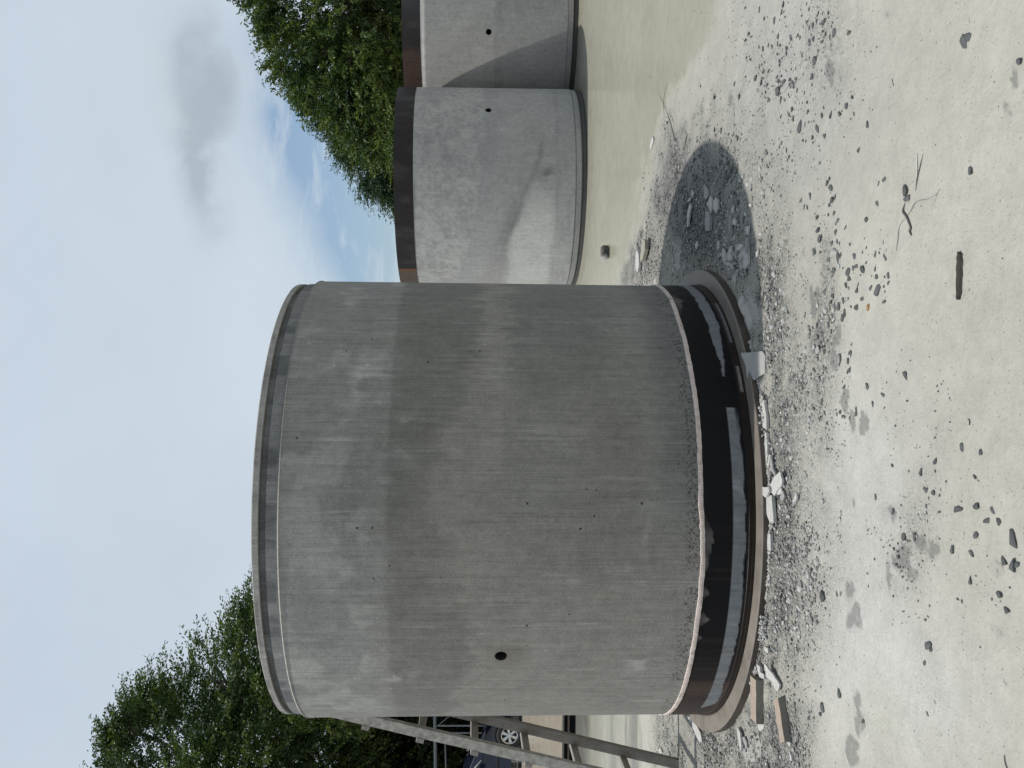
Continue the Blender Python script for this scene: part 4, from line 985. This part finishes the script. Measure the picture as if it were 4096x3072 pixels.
line_thing('twig', [(3570, 315), (3576, 342)], [.0012, .0018], M_dry, 'tiny dark twig alone on the pale mud', 'twig')
line_thing('twig', [(3874, 1676), (3880, 1684), (3879, 1700)], [.0013, .0013, .0013], M_black, 'tiny black hooked twig alone on the mud', 'twig')
line_thing('twig', [(4018, 3020), (4022, 3050), (4030, 3075)], [.001, .0014, .0014], M_dry, 'small dark twig at the frame corner', 'twig')
line_thing('twig', [(2750, 535), (2745, 560), (2740, 590)], [.002, .0035, .002], M_dry, 'short thick dark twig near the shadow tip', 'twig')
bm = bmesh.new(); tube(bm, [(0, 0, .001), (0, .004, .004), (0, .012, .0055), (0, .02, .005), (0, .026, .002)], [.0025, .0055, .0065, .0055, .002], 10)
o = bmobj('snail_shell', bm, M_snail, smooth=True); p = G(3480, 1215); o.location = p; o.rotation_euler = (0, 0, 1.3); tag(o, label='tiny orange brown shell on the mud beside dark stones', cat='shell')
p1 = G(3623, 765); p2 = G(3630, 795)
for q, sz, lb in ((p1, 2.1, 'flat square dark chip beside the dead leaf'), (p2, 1.5, 'smaller dark chip touching the square one beside the dead leaf')):
    put_stone(q.x, q.y, 'd', sz, label=lb, group='dark chips by the dead leaf', squash=.5, name='stone_chip')
# rough dark chunk standing in the shallow water
p = G(2432, 1010, .05); V = IC2_V * (1 + rs.uniform(-.2, .2, (len(IC2_V), 1))); V = V * np.array([.082, .035, .050]) + np.array([0, 0, .025])
V[:, 0] = np.clip(V[:, 0], -.07, .07)
cc = np.where((V[:, 2] > .05)[:, None], np.array([.12, .11, .10]), np.array([.055, .052, .05])) * rs.uniform(.5, 1.6, (len(V), 1)); cc[V[:, 0] < -.045] = .35
o = link('concrete_chunk', npmesh('concrete_chunk', V, IC2_F, cc), M_stone); o.location = p; tag(o, label='rough dark chunk standing alone in the shallow muddy water', cat='rubble')

# ------------------------------------------------------------------ ladder leaning on the pipe
lad = empty('ladder', (-2.47, 5.7, 0), label='weathered wooden ladder leaning on the side of the nearest pipe', cat='ladder')
LEAN = Vector((.243, 0, 1)).normalized(); LN = Vector((LEAN.z, 0, -LEAN.x))     # along the rail, and across it towards the pipe
for y0, nm in ((0.0, 0), (-.445, 1)):
    bm = bmesh.new(); L = 2.52; n = 12; vs = []
    for i in range(n + 1):
        q = LEAN * (L * i / n); j = lambda: random.Random(i * 7 + nm).uniform(-.0015, .0015)
        vs.append([bm.verts.new(q + LN * sx_ + Vector((0, y0 + sy_, 0))) for sx_, sy_ in ((-.029 + j(), -.022), (.029 + j(), -.022), (.029, .022), (-.029, .022))])
    for r0, r1 in zip(vs, vs[1:]):
        for k in range(4): bm.faces.new((r0[k], r0[(k + 1) % 4], r1[(k + 1) % 4], r1[k]))
    bm.faces.new(vs[0]); bm.faces.new(vs[-1]); bmobj('rail', bm, M_wood_mottled if nm else M_wood_old, lad)
for k in range(7):
    z = .36 + .3215 * k; q = LEAN * (z / LEAN.z) + LN * -.043
    Mx = Matrix((LN, Vector((0, 1, 0)), LEAN)).transposed()
    bm = bmesh.new(); box(bm, q + Vector((0, -.2225, 0)), (.027, .50, .046), Mx); bmobj('rung', bm, M_wood_face, lad, bevel=.003)

# ------------------------------------------------------------------ long beam edge behind, left
yb = G(2303, 2900, .05).y
beam = empty('steel_beam', (-4, yb, .05), label='long low dark steel beam edging the sandy strip left of the pipe', cat='steel beam')
bm = bmesh.new(); box(bm, (-.5, .10, .003), (9, .20, .010)); box(bm, (-.5, .10, .142), (9, .20, .010)); bmobj('flange', bm, M_beamdk, beam)
bm = bmesh.new(); box(bm, (-.5, .11, .0725), (9, .012, .129)); bmobj('web', bm, M_black, beam)
bm = bmesh.new(); box(bm, (-.5, .02, .088), (9, .03, .022)); bmobj('guide_bar', bm, M_beam, beam)

# ------------------------------------------------------------------ frame shelter behind the car
fr = empty('tube_frame', (-10.2, 25.2, .05), label='grey tube frame of a shelter behind the dark blue car', cat='tube frame')
def fpt(px, py, Y=25.2): q = atY(px, py, Y); return (q.x + 10.2, q.y - 25.2, q.z - .05)
for (q0, q1, r, nm) in [((1750, 2903), (2080, 2903), .022, 'post'), ((1750, 2932), (2080, 2932), .022, 'post'), ((1738, 2760), (1742, 3120), .05, 'beam'), ((1748, 2905), (1800, 2862), .012, 'brace'), ((1780, 2960), (1786, 3150), .022, 'rail'), ((1740, 2600), (2080, 2600), .022, 'post'), ((1875, 2875), (1905, 2905), .008, 'brace')]:
    bm = bmesh.new(); tube(bm, [fpt(*q0), fpt(*q1)], r, 8); bmobj(nm, bm, M_galv, fr)


# ------------------------------------------------------------------ car: dark blue, nose to the right, its front wheel between the rungs
def car():
    Yc = 22.3; wz = .05; wp = atY(2055, 2938, Yc); R_ = .325
    root = empty('parked_car', (wp.x, Yc + .85, wz), label='dark blue car parked in the shade behind the ladder', cat='car')
    bodyz = [(.92, .42), (.92, .62), (.80, .78), (.25, .90), (-.45, .965), (-.62, 1.0), (-1.25, 1.47), (-1.7, 1.56), (-2.6, 1.55), (-3.3, 1.40), (-3.55, 1.0), (-3.65, .75), (-3.65, .38), (-2.95, .26), (-.5, .26), (.6, .26), (.85, .30)]
    bm = bmesh.new(); n = len(bodyz)
    def halfw(z): return .86 if z < .95 else .86 - (z - .95) * .38
    secs = []
    for sgn in (-1, 1):
        secs.append([bm.verts.new((x, sgn * halfw(z) * (.90 if (i in (0, 1, 11, 12)) else 1), z)) for i, (x, z) in enumerate(bodyz)])
    for i in range(n): bm.faces.new((secs[0][i], secs[0][(i + 1) % n], secs[1][(i + 1) % n], secs[1][i]))
    for s_ in secs: bmesh.ops.triangulate(bm, faces=[bm.faces.new(s_)])
    body = bmobj('body', bm, M_carpaint, root, bevel=0)
    md = body.modifiers.new('bevel', 'BEVEL'); md.width = .05; md.segments = 3; md.limit_method = 'ANGLE'; md.angle_limit = RAD(25)
    for wx in (0, -2.65):
        # dark arch and trim
        bm = bmesh.new(); n_ = 20
        ro = []; ri = []
        for k in range(n_ + 1):
            th = math.pi * k / n_; ro.append(bm.verts.new((wx + math.cos(th) * .44, -.872, .33 + math.sin(th) * .44))); ri.append(bm.verts.new((wx + math.cos(th) * .36, -.885, .33 + math.sin(th) * .36)))
        for k in range(n_): bm.faces.new((ro[k], ro[k + 1], ri[k + 1], ri[k]))
        g_ = bmesh.ops.extrude_face_region(bm, geom=list(bm.faces)); bmesh.ops.translate(bm, verts=[v for v in g_['geom'] if isinstance(v, bmesh.types.BMVert)], vec=(0, .05, 0))
        bmobj('wheel_arch', bm, M_cargrey, root)
        bm = bmesh.new(); bmesh.ops.create_cone(bm, cap_ends=True, segments=28, radius1=.37, radius2=.37, depth=.06, matrix=Matrix.Translation((wx, -.862, .33)) @ Matrix.Rotation(math.pi / 2, 4, 'X')); bmobj('arch_well', bm, M_black, root)
        w = bpy.data.objects.new('wheel', None); C.objects.link(w); w.parent = root; w.location = (wx, -.86, R_)
        bm = bmesh.new(); ns = 40; pr = [(.20, -.05), (.235, -.075), (.30, -.075), (.322, -.05), (R_, 0), (.322, .09), (.25, .12), (.20, .1)]
        rings = [[bm.verts.new((math.cos(t_) * r, y_, math.sin(t_) * r)) for r, y_ in pr] for t_ in [2 * math.pi * k / ns for k in range(ns)]]
        for k in range(ns):
            for j in range(len(pr)): bm.faces.new((rings[k][j], rings[(k + 1) % ns][j], rings[(k + 1) % ns][(j + 1) % len(pr)], rings[k][(j + 1) % len(pr)]))
        bmobj('tyre', bm, M_rubber, w, smooth=True)
        bm = bmesh.new()
        for k in range(ns):   # rim lip
            t0, t1 = 2 * math.pi * k / ns, 2 * math.pi * (k + 1) / ns
            q = [bm.verts.new((math.cos(t_) * r, y_, math.sin(t_) * r)) for t_, r, y_ in ((t0, .212, -.07), (t1, .212, -.07), (t1, .19, -.055), (t0, .19, -.055))]; bm.faces.new(q)
            q = [bm.verts.new((math.cos(t_) * r, y_, math.sin(t_) * r)) for t_, r, y_ in ((t0, .19, -.055), (t1, .19, -.055), (t1, .185, .03), (t0, .185, .03))]; bm.faces.new(q)
        for k in range(6):
            t_ = 2 * math.pi * k / 6 + .15; d_ = Vector((math.cos(t_), 0, math.sin(t_))); e_ = Vector((-math.sin(t_), 0, math.cos(t_)))
            q = [d_ * .03 + e_ * -.022, d_ * .03 + e_ * .022, d_ * .195 + e_ * .042, d_ * .195 + e_ * -.042]
            f1_ = [bm.verts.new(v_ + Vector((0, -.058 + (.010 if i > 1 else 0), 0))) for i, v_ in enumerate(q)]; f2_ = [bm.verts.new(v_ + Vector((0, -.035, 0))) for v_ in q]
            bm.faces.new(f1_)
            for i in range(4): bm.faces.new((f1_[i], f1_[(i + 1) % 4], f2_[(i + 1) % 4], f2_[i]))
        bmesh.ops.create_cone(bm, cap_ends=True, segments=16, radius1=.045, radius2=.04, depth=.03, matrix=Matrix.Translation((0, -.06, 0)) @ Matrix.Rotation(math.pi / 2, 4, 'X'))
        bmobj('rim', bm, M_alloy, w)
    def pane(name, pts, m_):
        bm = bmesh.new(); v = [bm.verts.new((x, -(.86 - (z - .95) * .38) - .006, z)) for x, z in pts]; f = bm.faces.new(v)
        g_ = bmesh.ops.extrude_face_region(bm, geom=[f]); bmesh.ops.translate(bm, verts=[q for q in g_['geom'] if isinstance(q, bmesh.types.BMVert)], vec=(0, .012, 0)); return bmobj(name, bm, m_, root)
    pane('side_window', [(-.80, 1.0), (-1.30, 1.42), (-1.75, 1.48), (-1.80, 1.0)], M_glass); pane('side_window', [(-1.88, 1.0), (-1.83, 1.48), (-2.6, 1.47), (-3.1, 1.05)], M_glass)
    bm = bmesh.new(); tube(bm, [(-.66, -.80, 1.03), (-1.27, -.66, 1.475)], .017, 6); bmobj('window_pillar', bm, M_alloy, root)
    bm = bmesh.new(); box(bm, (-.92, -.95, 1.06), (.10, .16, .13)); bmobj('mirror', bm, M_carpaint, root, bevel=.03)
    for y_ in (-.62, .62):
        bm = bmesh.new(); box(bm, (.86, y_, .66), (.10, .30, .12)); bmobj('headlight', bm, M_glass, root, bevel=.02)
    bm = bmesh.new(); box(bm, (-1.3, -.868, .62), (2.0, .012, .05)); bmobj('side_trim', bm, M_cargrey, root, bevel=.004)


car()


# ------------------------------------------------------------------ trees
def inpoly(px, py, poly):
    r = np.zeros(len(px), bool); n = len(poly)
    for i in range(n):
        x0, y0 = poly[i]; x1, y1 = poly[(i + 1) % n]
        c = ((y0 > py) != (y1 > py)) & (px < (x1 - x0) * (py - y0) / ((y1 - y0) + 1e-12) + x0); r ^= c
    return r


def edgedist(px, py, poly):
    d = np.full(len(px), 1e9); n = len(poly)
    for i in range(n):
        a = np.array(poly[i], float); b = np.array(poly[(i + 1) % n], float); ab = b - a; t_ = np.clip(((px - a[0]) * ab[0] + (py - a[1]) * ab[1]) / (ab @ ab), 0, 1)
        d = np.minimum(d, np.hypot(px - a[0] - t_ * ab[0], py - a[1] - t_ * ab[1]))
    return d


def tree(name, label, Y, poly_uv, trunk, thick, nspray, leaf, lpr, cols, droop=(.3, 0, -.35), seed=1, gap=.46, gapsc=.9, group=None, spl=.55, bright=(0, 0)):
    """poly_uv: crown outline (u right, v down, upright photo pixels) turned into metres at distance Y"""
    r = np.random.RandomState(seed)
    poly = []
    for u, v in poly_uv:
        q = atY(v, 3072 - u, Y); poly.append((q.x, q.z))
    P_ = np.array(poly); x0, z0 = P_.min(0); x1, z1 = P_.max(0)
    pts = []
    ncl = max(10, int(nspray / 62)); cx = []
    while len(cx) < ncl:
        x = r.uniform(x0, x1); z = r.uniform(z0, z1)
        if inpoly(np.array([x]), np.array([z]), poly)[0]: cx.append((x, z))
    cx = np.array(cx)
    while len(pts) < nspray:
        x = r.uniform(x0, x1, 4000); z = r.uniform(z0, z1, 4000); ci = r.randint(ncl, size=4000); cl_ = r.rand(4000) < .90
        x = np.where(cl_, cx[ci, 0] + r.normal(0, .46, 4000), x); z = np.where(cl_, cx[ci, 1] + r.normal(0, .34, 4000), z)
        k = inpoly(x, z, poly); x, z = x[k], z[k]
        ed = edgedist(x, z, poly); k = ed > spl * .42 * r.uniform(.2, 1.2, len(x)); x, z, ed = x[k], z[k], ed[k]; w = thick * np.sqrt(np.clip(ed / (thick * .9), .02, 1)); s_ = r.uniform(-1, 1, len(x)); y = np.sign(s_) * np.abs(s_) ** .6 * w
        f_ = fbm(x * gapsc + seed, y * gapsc, z * gapsc, 3); k = (f_ > gap) | (r.rand(len(x)) < .12)
        pts += list(np.stack([x[k], y[k] + Y, z[k], ed[k]], 1))
    pts = np.array(pts[:nspray]); cen = np.array([trunk[0], Y, (z0 + z1) / 2])
    n = len(pts); out = pts[:, :3] - cen; out /= np.linalg.norm(out, axis=1, keepdims=True) + 1e-9
    d0 = out + r.normal(0, .55, (n, 3)) + np.array([0, 0, .35]); d0 /= np.linalg.norm(d0, axis=1, keepdims=True)
    L = spl * r.uniform(.4, 1.15, n); dr = np.array(droop)
    # leaves along each twig
    t_ = (np.arange(lpr)[None] + r.rand(n, lpr)) / lpr
    pos = pts[:, None, :3] + d0[:, None] * (L[:, None] * t_)[..., None] + dr * (L[:, None] * t_ ** 2)[..., None]
    tang = d0[:, None] + 2 * dr * t_[..., None]; tang = tang + r.normal(0, .75, (n, lpr, 3)); tang[..., 2] -= .25; tang /= np.linalg.norm(tang, axis=2, keepdims=True)
    side = np.cross(tang, r.normal(0, 1, (n, lpr, 3)) * .8 + np.array([0, 0, 1.2])); side /= np.linalg.norm(side, axis=2, keepdims=True) + 1e-9
    pos = pos + r.normal(0, .045 * spl, (n, lpr, 3))
    ll = leaf[0] * r.uniform(.7, 1.25, (n, lpr, 1)); lw = leaf[1] * r.uniform(.7, 1.2, (n, lpr, 1))
    V = np.stack([pos, pos + tang * ll * .5 + side * lw * .5, pos + tang * ll, pos + tang * ll * .5 - side * lw * .5], 2).reshape(-1, 3)
    m_ = n * lpr; Fc = np.arange(m_ * 4).reshape(m_, 4)
    ca, cb, cc_ = (np.array(c) for c in cols)
    f_ = fbm(pts[:, 0] * .55 + 20, pts[:, 1] * .55, pts[:, 2] * .8, 3); k1 = sst(f_ + r.normal(0, .03, n), .42, .60)
    c = ca + (cb - ca) * k1[:, None]; k2 = (r.rand(n) < .22 + .3 * k1); c = np.where(k2[:, None], cc_, c)
    c = np.repeat(c, lpr, 0) * r.uniform(.7, 1.3, (m_, 1)); c = np.repeat(c, 4, 0)
    root = empty(name, (trunk[0], Y, .05), label=label, cat='tree', group=group)
    off = np.array([trunk[0], Y, .05])
    link('crown', npmesh('crown', V - off, Fc, c), M_leaf, root)
    # trunk, limbs, branchlets
    bm = bmesh.new(); th = trunk[1]; rr = trunk[2]
    spine = [Vector((0, 0, -.1)), Vector((.1, 0, th * .35)), Vector((-.1, .1, th * .7)), Vector((.15, 0, th))]
    tube(bm, spine, [rr, rr * .8, rr * .62, rr * .3], 9)
    cl = pts[r.permutation(n)[:46]][:, :3]
    for q in cl:
        q = Vector(q - off); f = min(.98, max(.25, (q.z / th) * .62)); i = min(2, int(f * 3)); s0 = spine[i].lerp(spine[i + 1], f * 3 - i)
        md = s0.lerp(q, .5) + Vector((r.uniform(-.3, .3), r.uniform(-.3, .3), r.uniform(.0, .5))); a_ = rr * r.uniform(.20, .38)
        tube(bm, [s0, s0.lerp(md, .5) + Vector((0, 0, .12)), md, md.lerp(q, .6), q], [a_, a_ * .8, a_ * .55, a_ * .35, a_ * .12], 5)
        near_ = pts[np.argsort(((pts[:, :3] - off - np.array(q)) ** 2).sum(1))[:9]][:, :3] - off
        for w in near_:
            w = Vector(w); s1 = md.lerp(q, r.uniform(.3, 1)); tube(bm, [s1, s1.lerp(w, .5) + Vector((0, 0, .08)), w], [a_ * .2, a_ * .14, .004], 4)
    bmobj('trunk', bm, M_bark, root)


GRN = [(.022, .042, .013), (.045, .080, .020), (.070, .105, .022)]
GRN_SHADED = [(.010, .020, .008), (.018, .032, .010), (.040, .060, .014)]  # leaf greens darkened to paint in the deep shade under the canopy
GRN_L = [(.034, .064, .021), (.064, .104, .030), (.105, .142, .038)]
GRN_B = [(.024, .050, .026), (.038, .075, .034), (.050, .085, .030)]
tree('leafy_tree', 'tall dark windblown tree rising above everything left of the pipe', 27, [(-1000, 250), (-300, 320), (10, 430), (205, 462), (280, 515), (330, 555), (385, 625), (400, 710), (430, 775), (500, 790), (560, 850), (600, 915), (660, 945), (690, 1000), (690, 1050), (700, 1250), (600, 1500), (400, 1560), (-1000, 1560)],
     (-12.6, 7.6, .26), 3.4, 8600, (.115, .050), 40, [(.030, .056, .019), (.050, .088, .025), (.082, .122, .032)], droop=(.55, 0, -.25), seed=3, gap=.50, gapsc=.62, spl=.8)
tree('leafy_tree', 'smaller bright green tree just behind the ladder, in front of the tall one', 24.5, [(170, 1180), (240, 1130), (420, 1150), (470, 1300), (460, 1450), (300, 1520), (180, 1480), (140, 1350)],
     (-8.9, 3.9, .12), 1.5, 900, (.11, .055), 34, GRN_L, seed=5, gap=.47, gapsc=1.1, spl=.55)
tree('leafy_tree', 'low dark spreading tree over the blue car', 28.5, [(-1500, 1250), (-200, 1380), (200, 1450), (700, 1500), (700, 1850), (-1500, 1850)],
     (-13.5, 3.4, .16), 3.2, 6500, (.15, .07), 30, GRN_SHADED, seed=8, gap=.40, spl=.7)
tree('leafy_tree', 'dense dark shrubby tree reaching the ground behind the tube frame', 31, [(-1500, 1560), (900, 1560), (900, 2010), (-1500, 2010)],
     (-11.0, 2.4, .14), 1.6, 6500, (.17, .08), 28, GRN_SHADED, seed=9, gap=.34, spl=.7)
tree('leafy_tree', 'large full tree with yellow green tops behind the far pipes', 27, [(3950, 850), (3300, 930), (3072, 985), (3010, 1020), (2960, 1050), (2885, 1060), (2860, 1090), (2790, 1075), (2735, 1120), (2700, 1185), (2640, 1190), (2600, 1275), (2555, 1300), (2530, 1360), (2480, 1400), (2440, 1480), (2400, 1600), (2500, 1750), (3950, 1750)],
     (12.5, 4.6, .22), 3.0, 10500, (.115, .050), 40, GRN_L, droop=(-.2, 0, -.10), seed=12, gap=.46, gapsc=.9, spl=.6)
tree('leafy_tree', 'small bluish green weeping tree at the left end behind the middle pipe', 29.5, [(2620, 1270), (2560, 1290), (2480, 1320), (2385, 1382), (2345, 1432), (2315, 1495), (2262, 1550), (2262, 1620), (2300, 1750), (2650, 1750)],
     (8.0, 3.0, .14), 1.7, 1700, (.13, .034), 40, GRN_B, droop=(-.45, 0, -.35), seed=15, gap=.44, gapsc=1.1, spl=.7)
tree('leafy_tree', 'far round tree hidden from the front by the nearest pipe', 40, [(350, 1500), (700, 1300), (1150, 1400), (1250, 1700), (1100, 1860), (400, 1860)],
     (-8.0, 4.0, .2), 2.5, 900, (.22, .12), 26, GRN_B, seed=21, spl=.9)
tree('leafy_tree', 'far low tree between the nearest and the middle pipe', 42, [(1150, 1600), (1500, 1450), (1800, 1600), (1850, 1860), (1150, 1860)],
     (0.0, 3.0, .2), 2.5, 700, (.22, .12), 26, GRN, seed=22, spl=.9)
